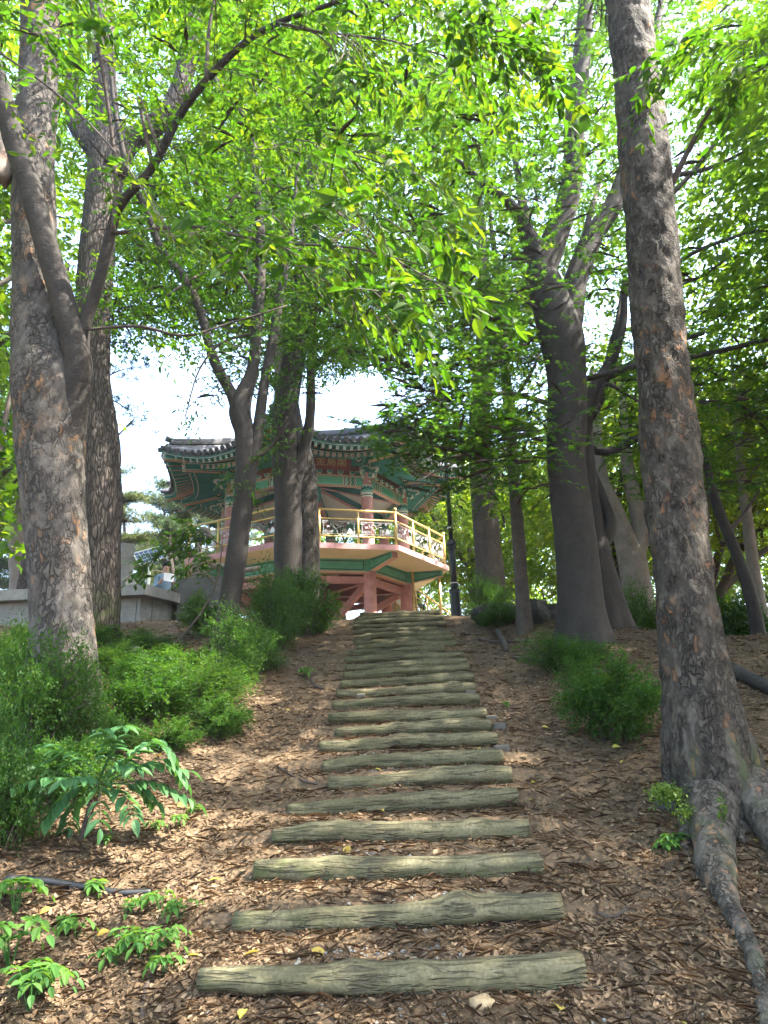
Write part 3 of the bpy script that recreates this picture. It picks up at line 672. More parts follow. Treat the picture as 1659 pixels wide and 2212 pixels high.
# board with small capital blocks, purlin with flower discs
m = MB(); m.box(PP(.5, RC, 2.78), (L2, .08, .42), (T8, N8, UP), 0); m.box(PP(.5, RC, 2.62), (L2, .15, .06), (T8, N8, UP), 1)
m.box(PP(.5, RC, 2.6)+N8*.08, (L2, .012, .018), (T8, N8, UP), 2)
fb = m.build('frieze_board', [REDD, SALMON, WHITE], pav)
for t in (.2, .36, .5, .64, .8):
    m = MB(); q = PP(t, RC, 2.66)+N8*.06
    m.prism([(-.06, 0), (.06, 0), (.095, .07), (.095, .1), (-.095, .1), (-.095, .07)], q, T8, UP, N8*.09, 1)
    m.prism([(-.045, .012), (.045, .012), (.075, .07), (.075, .085), (-.075, .085), (-.075, .07)], q+N8*.092, T8, UP, N8*.006, 0)
    m.build('capital_block', [TEAL, WHITE], fb)
around(fb)
def flower_disc(m, p, n, u, v, r, mb, mp, mr, petals=8):
    m.tube([p, p+n*.012], r, 20, mr); m.tube([p+n*.012, p+n*.018], r*.86, 20, mb)
    for j in range(petals):
        a = 2*math.pi*j/petals; e = math.cos(a)*u+math.sin(a)*v; f = -math.sin(a)*u+math.cos(a)*v
        q = p+n*.02; m.add([q+e*r*.18, q+e*r*.5+f*r*.17, q+e*r*.78, q+e*r*.5-f*r*.17], [(0, 1, 2, 3)], mp)
        m.add([q+e*r*.18+n*.004, q+e*r*.5-f*r*.17+n*.0, q+e*r*.78, q+e*r*.5+f*r*.17], [(0, 1, 2, 3)], mp)
m = MB(); za = 3.16; p0 = PP(.5, RC, za)-T8*(L/2+.42); p1 = PP(.5, RC, za)+T8*(L/2+.42)
m.tube([p0, p1], .175, 18, 0)
m.tube([p0+T8*.3, p0+T8*.34], .18, 18, 2); m.tube([p1-T8*.34, p1-T8*.3], .18, 18, 2); m.tube([p0+T8*.37, p0+T8*.39], .18, 18, 3); m.tube([p1-T8*.39, p1-T8*.37], .18, 18, 3)
flower_disc(m, p0, -T8, N8, UP, .18, 3, 2, 1); flower_disc(m, p1, T8, N8, UP, .18, 3, 2, 1)
around(m.build('purlin', [TEAL, GREEN, WHITE, BLACK], pav))
# brackets: curled wings on the column heads
def scroll_outline(s=1.0):
    return [(0, -.42), (.1, -.40), (.16, -.30), (.13, -.2), (.2, -.16), (.27, -.22), (.34, -.16), (.32, -.06), (.42, -.08), (.52, -.02), (.5, .07), (.38, .1), (.3, .08), (.3, .14), (.0, .14)]
br = MB()
axes = [d1, T8, np.array([-(math.cos(math.pi/4)*T8[0]-math.sin(math.pi/4)*T8[1]), -(math.sin(math.pi/4)*T8[0]+math.cos(math.pi/4)*T8[1]), 0])]
for ax, sc in ((d1, 1.25), (-axes[1], .8), (-axes[2], .8), (axes[1], .7), (axes[2], .7)):
    s2 = np.cross(UP, ax); O = cpt(RC, 2.74)
    so_ = [(a*sc, b) for a, b in scroll_outline()]; si = [(.02+(a*sc-.02)*.86, -.13+(b+.13)*.8) for a, b in scroll_outline()]
    br.prism(so_, O-s2*.04, ax, UP, s2*.08, 1); br.prism(si, O-s2*.05, ax, UP, s2*.1, 0)
    for (u, w, r) in ((.22*sc, -.05, .05), (.38*sc, .02, .04), (.1*sc, -.28, .045)):
        for sg in (-1, 1):
            pts = [O+ax*(u+r*math.cos(q)*(1-q/9))+UP*(w+r*math.sin(q)*(1-q/9))+s2*sg*.054 for q in np.linspace(0, 5.2, 10)]
            br.tube(pts, .009, 4, 1)
br.box(cpt(RC, 2.86), (.46, .46, .1), (d1, np.cross(UP, d1), UP), 0); br.box(cpt(RC, 2.92), (.5, .5, .025), (d1, np.cross(UP, d1), UP), 1)
around(br.build('bracket', [TEAL, WHITE], pav))
# ceiling: cream panels between red and green ribs
m = MB(); m.add([PP(0, RC-.1, 2.62), PP(1, RC-.1, 2.62), (0, 0, H+3.5)], [(0, 1, 2)], 0); around(m.build('ceiling_panel', [CEIL], pav))
m = MB(); m.beam(cpt(RC-.12, 2.5), cpt(.2, 3.35), .2, .26, m=0, botm=1)
around(m.build('ceiling_rib', [DTEAL, RED], pav))
m = MB(); m.lathe([(.25, 2.7), (.3, 3.0), (.3, 3.5)], (0, 0, H), 8, 0); m.build('ceiling_boss', [TEAL], pav)

# eaves -------------------------------------------------------------
def em(t): return abs(2*t-1)
def rho_e(t): return 5.32+.45*em(t)**2.4
def z_t(t): return 3.10+.44*em(t)**2.3
def rho_r(t): return 4.55+.36*em(t)**2.4
def z_r(t): return 2.86+.26*em(t)**2.3
def zin(t): return 3.36+.12*em(t)**2
TS = [(j+.5)/18 for j in range(18)]
for j, t in enumerate(TS):
    # square upper rafter with pale end
    m = MB(); a = PP(t, 3.55, zin(t)+.05); b = PP(t, rho_e(t)-.13, z_t(t)-.235)
    if 1 <= j <= 16:
        m.beam(a, b, .085, .105, m=0, caps=(None, 1), botm=2)
        e = b+(b-a)/np.linalg.norm(b-a)*.003; m.box(e, (.045, .006, .05), (T8, N8, UP), 3)
        around(m.build('square_rafter', [TEAL, WHITE, SALMON, GREEN], pav))
    if 2 <= j <= 15:
        m = MB(); a = PP(t, RC-.35, 3.36); b = PP(t, rho_r(t), z_r(t)); n_ = (b-a)/np.linalg.norm(b-a)
        m.tube([a, b], [.062, .068], 10, 0, capm=1); m.tube([b-n_*.16, b-n_*.13], .0705, 10, 1); m.tube([b-n_*.22, b-n_*.2], .0705, 10, 3)
        vv = np.cross(n_, T8)
        for q in range(6):
            aa = q*math.pi/3; e = math.cos(aa)*T8+math.sin(aa)*vv
            f = -math.sin(aa)*T8+math.cos(aa)*vv; o_ = b+n_*.003
            m.add([o_+e*.008, o_+e*.03+f*.011, o_+e*.05, o_+e*.03-f*.011], [(0, 1, 2, 3)], 2)
        around(m.build('round_rafter', [TEAL, WHITE, PINK, DTEAL], pav))
def ribbon(m, f, K=24, mi=0):
    # closed strip along the eave from a function t -> four corner points
    vs = []; fs = []
    for i in range(K+1): vs += list(f(i/K))
    n = len(f(0))
    for i in range(K):
        for q in range(n): fs.append((i*n+q, (i+1)*n+q, (i+1)*n+(q+1) % n, i*n+(q+1) % n))
    fs += [tuple(range(n)), tuple(K*n+q for q in range(n-1, -1, -1))]
    m.add(vs, fs, mi)
def sq(t, r0, r1, z0, z1): return [PP(t, r0, z0), PP(t, r1, z0), PP(t, r1, z1), PP(t, r0, z1)]
m = MB(); ribbon(m, lambda t: sq(t, rho_e(t)-.20, rho_e(t)-.07, z_t(t)-.18, z_t(t)-.085), mi=0)
ribbon(m, lambda t: sq(t, rho_e(t)-.066, rho_e(t)-.062, z_t(t)-.172, z_t(t)-.155), mi=1)
around(m.build('eave_board', [TEAL, WHITE], pav))
m = MB(); ribbon(m, lambda t: sq(t, rho_r(t)-.16, rho_r(t)-.03, z_r(t)+.07, z_r(t)+.145), mi=0)
ribbon(m, lambda t: sq(t, rho_r(t)-.027, rho_r(t)-.022, z_r(t)+.085, z_r(t)+.1), mi=1); ribbon(m, lambda t: sq(t, rho_r(t)-.027, rho_r(t)-.022, z_r(t)+.115, z_r(t)+.13), mi=2)
around(m.build('rafter_board', [TEAL, WHITE, BLACK], pav))
# soffit boards between the rafters
m = MB()
def soff(t): 
    return [PP(t, RC-.3, zin(t)+.1), PP(t, rho_r(t)-.05, z_r(t)+.15), PP(t, rho_r(t)-.05, z_r(t)+.17), PP(t, RC-.3, zin(t)+.14)]
def soff2(t):
    return [PP(t, 3.6, zin(t)+.15), PP(t, rho_e(t)-.1, z_t(t)-.085), PP(t, rho_e(t)-.1, z_t(t)-.065), PP(t, 3.6, zin(t)+.19)]
ribbon(m, soff, mi=0); ribbon(m, soff2, mi=1); around(m.build('soffit', [DTEAL, REDD], pav))
# tiled roof
AP = 5.15
def roofp(t, s, dz=0.0):
    re, zz = rho_e(t), z_t(t); q = PP(t, re*(1-s)+.15*s, 0); q[2] = H+zz+(AP-zz)*(.72*s+.28*s*s)+dz; return q
m = MB(); K, S = 24, 14
vs = [roofp(i/K, q/S, -.03) for i in range(K+1) for q in range(S+1)]
fs = [(i*(S+1)+q, (i+1)*(S+1)+q, (i+1)*(S+1)+q+1, i*(S+1)+q+1) for i in range(K) for q in range(S)]
m.add(vs, fs, 0); rf = m.build('roof', [TILE], pav); around(rf)
m = MB()
for t in TS:
    for q in range(9):
        s0, s1 = .075+q*.1, .075+(q+1)*.1
        if (1-s0)*1.0 < .18 or (em(t) > 1-s0*1.02 and s0 > .5): pass
        tt = .5+(t-.5)
        m.tube([roofp(tt, s0, .02), roofp(tt, s1, .02)], .075*(1-s0*.75), 7, 0, caps=False)
ch = m.build('tile_rows', [TILE], pav); tag(ch, kind='stuff'); around(ch)
for j, t in enumerate(TS):
    m = MB(); a = roofp(t, -.012, .015); b = roofp(t, .078, .02); n_ = (a-b)/np.linalg.norm(a-b)
    m.tube([a, b], .08, 12, 0); m.tube([a, a+n_*.012], .088, 14, 0); m.tube([a+n_*.012, a+n_*.018], .062, 12, 1)
    around(m.build('roof_tile', [TILE, GRANITED], pav))
    # hanging drip tile between two cover tiles
    if j < 17:
        m = MB(); tm = (t+TS[j+1])/2; w = .5*np.linalg.norm(roofp(TS[j+1], 0)-roofp(t, 0)); c0 = roofp(tm, 0, -.01); c1 = roofp(tm, .075, -.01)
        vs = []
        for cc in (c0, c1):
            for q in np.linspace(-1, 1, 7): vs.append(cc+T8*w*q+UP*(.05*q*q-.035))
        for q in np.linspace(-1, 1, 7): vs.append(c0+T8*w*q*.95+UP*(.05*q*q-.035-.085*(1-q*q)-.012)+N8*.012)
        fs = [(i, i+1, 8+i, 7+i) for i in range(6)]+[(i+1, i, 14+i, 15+i) for i in range(6)]
        m.add(vs, fs, 0); around(m.build('drip_tile', [TILE], pav))
# corner rafters with flower ends, hip ridges
m = MB(); a = cpt(2.9, 3.34); b = cpt(4.95, 3.02); m.beam(a, b, .2, .26, m=0, botm=2, caps=(None, 3))
n_ = (b-a)/np.linalg.norm(b-a); u_ = np.cross(UP, d1); v_ = np.cross(n_, u_)
def flower_end(m, p, n_, u_, v_, w, h):
    m.beam(p+n_*.001, p+n_*.007, w*.82, h*.82, m=3)
    for q in range(8):
        aa = q*math.pi/4; e = math.cos(aa)*u_*w*.42+math.sin(aa)*v_*h*.42; f = -math.sin(aa)*u_*w*.13+math.cos(aa)*v_*h*.13
        o_ = p+n_*.010; m.add([o_+e*.15, o_+e*.6+f, o_+e, o_+e*.6-f], [(0, 1, 2, 3)], 1); m.add([o_+e*.15+n_*.001, o_+e*.6-f+n_*.001, o_+e+n_*.001, o_+e*.6+f+n_*.001], [(0, 1, 2, 3)], 1)
    m.beam(p-n_*.02, p+n_*.003, w*1.02, h*1.02, m=1)
flower_end(m, b, n_, u_, v_, .2, .26)
for s in (-1, 1): m.beam(a+u_*s*.102+v_*.0+n_*.4-v_*.1, b+u_*s*.102-v_*.1, .005, .02, m=1); m.beam(a+u_*s*.102+n_*.4+v_*.1, b+u_*s*.102+v_*.1, .005, .02, m=1)
around(m.build('corner_rafter', [TEAL, WHITE, SALMON, BLACK], pav))
m = MB(); a = cpt(3.6, 3.46); b = cpt(5.62, 3.26); m.beam(a, b, .19, .23, m=0, botm=2, caps=(None, 3)); n_ = (b-a)/np.linalg.norm(b-a); v_ = np.cross(n_, u_)
flower_end(m, b, n_, u_, v_, .19, .23)
for s in (-1, 1): m.beam(b-n_*.9+u_*s*.097-v_*.09, b+u_*s*.097-v_*.09, .005, .018, m=1); m.beam(b-n_*.9+u_*s*.097+v_*.09, b+u_*s*.097+v_*.09, .005, .018, m=1)
around(m.build('corner_rafter', [TEAL, WHITE, SALMON, BLACK], pav))
m = MB(); pts = [roofp(1.0, s, .16) for s in np.linspace(.07, .98, 12)]
for i in range(11):
    m.beam(pts[i]-UP*.07, pts[i+1]-UP*.07, .24, .05, m=1); m.beam(pts[i], pts[i+1], .2, .06, m=0); m.tube([pts[i]+UP*.07, pts[i+1]+UP*.07], .075, 9, 0)
n_ = (pts[0]-pts[1])/np.linalg.norm(pts[0]-pts[1]); m.tube([pts[0]+UP*.07, pts[0]+UP*.14+n_*.2], [.085, .1], 12, 0); m.tube([pts[0]-UP*.03, pts[0]+n_*.06], [.12, .13], 10, 0)
around(m.build('hip_ridge', [TILE, GRANITED], pav))
m = MB(); m.lathe([(.45, 0), (.5, .1), (.3, .18), (.34, .3), (.16, .42), (.05, .55)], (0, 0, H+AP-.05), 16, 0); m.build('finial', [TILE], pav)

# signboard with carved characters
m = MB(); sc = PP(.5, RC, 2.975)+N8*.30; tilt = .22
UPt = UP*math.cos(tilt)+N8*math.sin(tilt); Nt = N8*math.cos(tilt)-UP*math.sin(tilt)
m.box(sc, (1.3, .05, .50), (T8, Nt, UPt), 0)
for s in (-1, 1): m.box(sc+UPt*s*.235+Nt*.03, (1.3, .02, .03), (T8, Nt, UPt), 1); m.box(sc+T8*s*.635+Nt*.03, (.03, .02, .44), (T8, Nt, UPt), 1)
m.box(sc-Nt*.12+UPt*.1, (.06, .2, .06), (T8, Nt, UPt), 1)
sb = m.build('signboard', [SIGNRED, REDD], pav)
def text_obj(name, s, size, mat, parent, O, U, V, N, ext=.006, spacing=1.0):
    cu = bpy.data.curves.new(name, 'FONT'); cu.body = s; cu.size = size; cu.align_x = 'CENTER'; cu.align_y = 'CENTER'; cu.extrude = ext; cu.space_character = spacing; cu.offset = .003
    to = bpy.data.objects.new('tmp_text', cu); C.objects.link(to); bpy.context.view_layer.update()
    me = bpy.data.meshes.new_from_object(to.evaluated_get(bpy.context.evaluated_depsgraph_get())); bpy.data.objects.remove(to)
    me.name = name; me.materials.clear(); me.materials.append(mat)
    M = Matrix(((U[0], V[0], N[0], O[0]), (U[1], V[1], N[1], O[1]), (U[2], V[2], N[2], O[2]), (0, 0, 0, 1))); me.transform(M)
    return link(name, me, parent)
text_obj('lettering', '\u91d1\u70cf\u95a3', .33, SIGNGOLD, sb, sc+Nt*.032, T8, UPt, Nt, spacing=1.12)

# railing -----------------------------------------------------------
RR = RS-.12; RL = 2*RR*math.sin(math.pi/8)
def rail_side():
    m = MB(); q = cpt(RR, 0); m.tube([q, q+UP*1.1], .042, 12, 0)
    m.lathe([(.02, 1.09), (.05, 1.11), (.062, 1.15), (.05, 1.19), (.015, 1.21)], (q[0], q[1], H), 12, 0); around(m.build('corner_post', [GOLD], pav, smooth=True))
    for f in (1/3, 2/3):
        m = MB(); q = PP(f, RR, 0); m.tube([q, q+UP*1.05], .034, 10, 0); around(m.build('rail_post', [GOLD], pav, smooth=True))
    for z, r in ((1.06, .036), (.78, .024), (.24, .024)):
        m = MB(); m.tube([PP(0, RR, z), PP(1, RR, z)], r, 10, 0); around(m.build('handrail' if z > 1 else 'cross_rail', [GOLD], pav, smooth=True))
    W, Hh = RL/3-.12, .46
    for k in range(3):
        m = MB(); O = PP((k+.5)/3, RR, .28)-T8*W/2
        def line(P, w=.007): m.tube([O+T8*W*a+UP*Hh*b for a, b in P], w, 4, 0)
        line([(.04, .9), (.96, .9)]); line([(.04, .08), (.96, .08)]); line([(.06, .02), (.06, .98)]); line([(.94, .02), (.94, .98)])
        for cx_, cy_ in ((.08, .88), (.92, .88), (.08, .12), (.92, .12)):
            for r in (.055, .03):
                ry = r*W/Hh; line([(cx_-r, cy_-ry), (cx_+r, cy_-ry), (cx_+r, cy_+ry), (cx_-r, cy_+ry), (cx_-r, cy_-ry)])
            sx = 1 if cx_ < .5 else -1; r = .028; x2 = cx_+sx*.1; ry = r*W/Hh; y2 = cy_+(.03 if cy_ > .5 else -.03)
            line([(x2-r, y2-ry), (x2+r, y2-ry), (x2+r, y2+ry), (x2-r, y2+ry), (x2-r, y2-ry)])
        # twisted pine, bird, waves, hut, hill and sun
        line([(.46, .1), (.44, .3), (.36, .5), (.33, .66), (.38, .78), (.44, .72), (.46, .6)], .012); line([(.36, .5), (.28, .62), (.26, .8)], .008); line([(.42, .38), (.5, .5), (.58, .62), (.66, .58)], .008)
        line([(.48, .5), (.5, .66), (.58, .78), (.64, .74)], .007); line([(.56, .72), (.62, .84)], .006)
        m.prism([(.10, .66), (.17, .58), (.15, .46), (.19, .52), (.26, .5), (.21, .58), (.24, .64), (.19, .6)], O, T8*W, UP*Hh, N8*.008, 0)
        for y_ in (.18, .24, .3): line([(.1+.03*q, y_+.025*math.sin(q*2.1+y_*20)) for q in range(9)], .006)
        m.prism([(.73, .12), (.76, .3), (.80, .5), (.84, .44), (.88, .3), (.9, .12)], O, T8*W, UP*Hh, N8*.008, 0)
        line([(.58, .3), (.72, .34)], .008); line([(.6, .42), (.7, .4)], .008); line([(.6, .12), (.6, .3)]); line([(.66, .12), (.66, .3)]); line([(.7, .12), (.7, .3)])
        m.prism([(.77+.03*math.cos(q), .8+.03*W/Hh*math.sin(q)) for q in np.linspace(0, 2*math.pi, 10, endpoint=False)], O, T8*W, UP*Hh, N8*.008, 0)
        around(m.build('ornamental_panel', [SILVER], pav))
rail_side()
m = MB(); m.box(PP(.35, RC-.3, .2), (1.6, .5, .08), (T8, N8, UP), 0)
for s in (-.6, .6): m.box(PP(.35, RC-.3, .08)+T8*s, (.12, .4, .16), (T8, N8, UP), 0)
bo = m.build('bench', [STEPM]); bo.matrix_world = Matrix.Translation((PX, PY, ZG)) @ Matrix.Rotation(TH, 4, 'Z')
tag(bo, 'low pale bench on the pavilion floor behind the front railing', 'bench')
# support posts and stair at the right
q = pt(956, 1322, 24.3)
gs = lambda x, y: gz(x, y)
def W(x, y, z): return np.array([x, y, z])
stair_base = pt(925, 1318, 25.0); sb0 = np.array([stair_base[0]+.25, 25.0, gz(stair_base[0], 25.0)])
st = empty('staircase', sb0, 'pale stone staircase with gold handrail climbing to the pavilion floor', 'staircase')
dirs = np.array([-.42, .9, 0]); dirs /= np.linalg.norm(dirs); sid = np.array([dirs[1], -dirs[0], 0]); nst = 15
rise = (ZF-sb0[2])/nst
for i in range(nst):
    m = MB(); c_ = dirs*(.3*i+.15)+UP*(rise*(i+.5)-.0); m.box(c_-UP*rise*.0, (1.25, .31, rise-.004), (sid, dirs, UP), 0); m.box(c_+UP*(rise/2-.012)-dirs*.02, (1.29, .33, .035), (sid, dirs, UP), 0)
    m.build('step', [STEPM], st)
for s in (-1, 1):
    m = MB()
    for dz, r in ((.95, .035), (.62, .022), (.25, .022)): m.tube([sid*s*.66+UP*dz, sid*s*.66+dirs*.3*nst+UP*(dz+rise*nst)], r, 8, 0)
    for k in range(0, nst+1, 3): m.tube([sid*s*.66+dirs*.3*k+UP*(rise*k-.1), sid*s*.66+dirs*.3*k+UP*(rise*k+.97)], .03, 8, 0)
    m.build('handrail', [GOLD], st, smooth=True)
for px_, y_ in ((894, 23.9), (952, 24.2)):
    p = pt(px_, 1300, y_); m = MB(); zb = gz(p[0], y_)-.1; m.tube([(0, 0, 0), (0, 0, ZF-.2-zb)], .042, 10, 0)
    o = m.build('support_post', [GOLD], smooth=True); o.location = (p[0], y_, zb); tag(o, 'slim gold post under the slab, %s' % ('beside the right red column' if px_ < 900 else 'below the outer right corner'), 'post', 'gold posts under the slab')

# ---------------------------------------------------------------- foliage
def nrmz(a): return a/(np.linalg.norm(a, axis=-1, keepdims=True)+1e-9)
def _star():
    tips = [(-2.0, .55), (-1.05, .9), (0, 1.0), (1.05, .9), (2.0, .55)]; v = [(.0, 0, 0)]; f = []
    nt = [-2.7, -1.5, -.52, .52, 1.5, 2.7]
    for a in nt: v.append((.30*math.cos(a), .30*math.sin(a), .01))
    for a, l in tips: v.append((l*math.cos(a), l*math.sin(a), -.10*l))
    for k in range(5): f.append((0, 1+k, 7+k, 2+k))
    return np.array(v), f
TEMPL = {
 'dia': (np.array([(0,0,0),(.45,.5,.07),(1,0,-.06),(.45,-.5,.07)], float), [(0,2,1),(0,3,2)]),
 'leaf': (np.array([(0,0,0),(.28,.42,.06),(.66,.36,.02),(1,0,-.12),(.66,-.36,.02),(.28,-.42,.06)], float), [(0,3,2,1),(0,5,4,3)]),
 'curl': (np.array([(0,0,.0),(.28,.42,.08),(.66,.36,.05),(1,0,.09),(.66,-.36,.12),(.28,-.42,.03)], float), [(0,3,2,1),(0,5,4,3)]),
 'star': _star(),
 'lobe': (np.array([(0,0,0),(.05,.62,-.06),(.34,.20,.02),(1,0,-.1),(.34,-.20,.02),(.05,-.62,-.06),(-.22,0,0)], float), [(0,2,1,6),(0,3,2),(0,4,3),(0,6,5,4)]),
}
def leaves_mesh(name, pos, u, nr, L, W, rnd, kind, mat):
    T, F = TEMPL[kind]; N = len(pos); u = nrmz(u); v = nrmz(np.cross(nr, u)); n = np.cross(u, v); L = np.broadcast_to(L, (N,)); W = np.broadcast_to(W, (N,))
    k = len(T)
    V = pos[:, None, :] + (T[None, :, 0]*L[:, None])[..., None]*u[:, None, :] + (T[None, :, 1]*W[:, None])[..., None]*v[:, None, :] + (T[None, :, 2]*L[:, None])[..., None]*n[:, None, :]
    V = V.reshape(-1, 3); fl = np.concatenate([np.array(f) for f in F]); loops = (np.arange(N)[:, None]*k+fl[None]).ravel()
    sizes = np.array([len(f) for f in F]); st0 = np.concatenate([[0], np.cumsum(sizes)[:-1]]); tot = sizes.sum()
    starts = (np.arange(N)[:, None]*tot+st0[None]).ravel()
    return raw_mesh(name, V, loops, starts, mat, rnd=np.repeat(rnd, k))
def sprays(Cn, D, n, Ls, leafL, leafW, droop=.25, jit=.45, rng=RNG, twist=.9, upn=1.0):
    # n leaves set alternately along each twig; the twig starts at Cn and grows along D
    N = len(Cn); D = nrmz(D); up = np.array([0, 0, 1.0]); side = nrmz(np.cross(D, up)+rng.normal(0, .12, (N, 3)))
    s = np.linspace(.12, 1, n); Ls = np.broadcast_to(Ls, (N,))*rng.uniform(.7, 1.25, N)
    pos = Cn[:, None]+D[:, None]*(s[None]*Ls[:, None])[..., None]; pos[..., 2] -= droop*(s[None]**2)*Ls[:, None]
    sg = np.where(np.arange(n) % 2 == 0, 1.0, -1.0); ca = np.where(np.arange(n) == n-1, .0, twist)
    u = D[:, None]*np.cos(ca)[None, :, None]+side[:, None]*(sg*np.sin(ca))[None, :, None]+rng.normal(0, .22, (N, n, 3)); u[..., 2] -= droop*1.1*rng.uniform(.2, 1.4, (N, n))
    nr = up*upn+rng.normal(0, jit, (N, n, 3))
    pos = pos+rng.normal(0, .012, pos.shape)
    M = N*n; L = leafL*rng.uniform(.65, 1.2, M); rn = np.clip(np.repeat(rng.uniform(0, 1, N), n)*.6+rng.uniform(0, .4, M), 0, 1)
    return pos.reshape(M, 3), u.reshape(M, 3), nr.reshape(M, 3), L, L*leafW*rng.uniform(.85, 1.15, M), rn
def inpoly(x, y, P):
    c = np.zeros(x.shape, bool); n = len(P); j = n-1
    for i in range(n):
        xi, yi = P[i]; xj, yj = P[j]
        c ^= ((yi > y) != (yj > y)) & (x < (xj-xi)*(y-yi)/(yj-yi+1e-9)+xi); j = i
    return c
OPEN = [([(250,770),(330,735),(430,760),(440,850),(380,925),(345,940),(255,930)], .0),
        ([(690,800),(760,785),(838,815),(830,870),(790,900),(690,905)], .0),
        ([(335,930),(560,920),(700,900),(780,925),(835,985),(880,1045),(960,1085),(985,1330),(400,1330),(335,1150)], .0),
        ([(640,1320),(985,1320),(1250,2212),(430,2212)], .0)]
SUNV = np.array(SUN)
SUNNY = [(pt(1110,100,2.85), .45), (pt(1530,125,3.2), .5), (np.array([-1.3,20.6,6.8]), 1.7), (np.array([1.0,22.5,6.4]), 1.3), (np.array([-.2,20.8,3.5]), 1.0), (np.array([2.8,22.5,2.9]), 1.6), (np.array([-6.5,20.5,6.0]), 1.0), (pt(480,60,YTOP), .5) if False else (np.array([.2,5.6,-.4]), .12)]
def sunblock(P):
    # sprays in the sun's way to these spots are left out to light them
    b = np.zeros(len(P), bool)
    for c, r in SUNNY:
        d = P-c; s = d@SUNV; q = np.linalg.norm(d-s[:, None]*SUNV, axis=1); b |= (s > r*1.2) & (q < r)
    return b & (RNG.uniform(0, 1, len(P)) < .88)
def keep(P, near=False):
    if near: return np.ones(len(P), bool)
    q = project(P); x, y = q[:, 0], q[:, 1]; k = np.ones(len(P), bool); vis = (q[:, 2] > .3)
    nz = vnoise(np.stack([x/38, y/38, 0*x], -1), 21)*22
    for poly, p in OPEN: k &= ~(inpoly(x+nz, y+nz, poly) & vis & (P[:, 1] < 30))
    k &= ~sunblock(P)
    for poly, Yt, p in SHOW:
        k &= ~(inpoly(x+nz*.6, y+nz*.6, poly) & vis & (P[:, 1] < Yt) & (RNG.uniform(0, 1, len(P)) < p))
    return k
SHOW = [([(25,60),(150,60),(150,560),(20,560)], 7.2, .75), ([(195,60),(270,60),(290,330),(195,330)], 11.5, .85), ([(360,60),(450,60),(440,230),(340,340),(280,340),(300,250)], 11.5, .85),
        ([(835,985),(960,1000),(985,1090),(880,1045)], 30, .35),
        ([(1470,430),(1700,400),(1700,760),(1600,800),(1480,740)], 30, .62), ([(1460,1080),(1700,1040),(1700,1330),(1460,1330)], 30, .6),
        ([(1120,440),(1360,380),(1370,480),(1270,720),(1140,720)], 10.4, .72), ([(1200,60),(1290,60),(1270,420),(1200,420)], 10.4, .5), ([(1290,-20),(1430,-20),(1520,600),(1520,1200),(1380,1200)], 5.3, .6),
        ([(1160,700),(1300,700),(1330,1350),(1170,1350)], 10.4, .7), ([(520,560),(660,560),(620,900),(500,900)], 12, .45)]
def box_clumps(b, n, rng=RNG):
    x0, y0, x1, y1, Y0, Y1 = b
    px = rng.uniform(x0, x1, n); py = rng.uniform(y0, y1, n); Y = rng.uniform(Y0, Y1, n)
    return np.array([pt(a, c, d) for a, c, d in zip(px, py, Y)])
def clump_sprays(cl, m, rc, flat=.28, rng=RNG, down=.15):
    N = len(cl); a = rng.uniform(0, 2*np.pi, (N, m)); r = rc*np.sqrt(rng.uniform(0, 1, (N, m)))
    off = np.stack([np.cos(a)*r, np.sin(a)*r, rng.normal(0, flat*rc, (N, m))], -1)
    D = np.stack([np.cos(a), np.sin(a), rng.normal(-down, .25, (N, m))], -1)+rng.normal(0, .35, (N, m, 3))
    return (cl[:, None]+off).reshape(-1, 3), D.reshape(-1, 3)
NEARLEAF = []
def near_leaf_meshes(mat, nm='leaf'):
    out = []
    for s in range(4):
        r = np.random.RandomState(s+3); n = 5; xs = np.linspace(0, 1, n+2); w = .5*np.sin(np.pi*np.clip(xs, 0, 1)**.8)**.9*.84; V = []; F = []
        bend = -.16-.1*r.rand(); fold = .09+.06*r.rand()
        for x, ww in zip(xs, w): V += [(x, -ww, fold*ww*2+bend*x*x), (x, 0, bend*x*x), (x, ww, fold*ww*2+bend*x*x)]
        for i in range(n+1):
            a = 3*i; F += [(a, a+3, a+4, a+1), (a+1, a+4, a+5, a+2)]
        me = bpy.data.meshes.new(nm); me.from_pydata(V, [], F); me.materials.append(mat)
        at = me.attributes.new('rnd', 'FLOAT', 'POINT'); at.data.foreach_set('value', np.full(len(V), .25+.2*s, 'f')); out.append(me)
    return out
def leaf_objects(root, base, arr, meshes, nmax, nm='leaf', wide=1.0):
    # the largest leaves in the photograph as parts of their own; returns the rest
    pos, u, nr, L, W, rn = arr; q = project(pos); size = np.where((q[:, 2] > .3) & (q[:, 0] > -40) & (q[:, 0] < 1700) & (q[:, 1] > -40) & (q[:, 1] < 2250), L/np.maximum(q[:, 2], .3), -1)
    order = np.argsort(-size); sel = order[:nmax]; sel = sel[size[sel] > 0]; rest = np.setdiff1d(np.arange(len(pos)), sel)
    un = nrmz(u); vn = nrmz(np.cross(nr, un)); nn = np.cross(un, vn)
    for k in sel:
        o = bpy.data.objects.new(nm, meshes[k % len(meshes)]); C.objects.link(o); o.parent = root
        p = pos[k]-base; s = L[k]; w = W[k]/.84*1.15*wide
        o.matrix_local = Matrix(((un[k][0]*s, vn[k][0]*w, nn[k][0]*s, p[0]), (un[k][1]*s, vn[k][1]*w, nn[k][1]*s, p[1]), (un[k][2]*s, vn[k][2]*w, nn[k][2]*s, p[2]), (0, 0, 0, 1)))
    return tuple(a[rest] for a in arr)
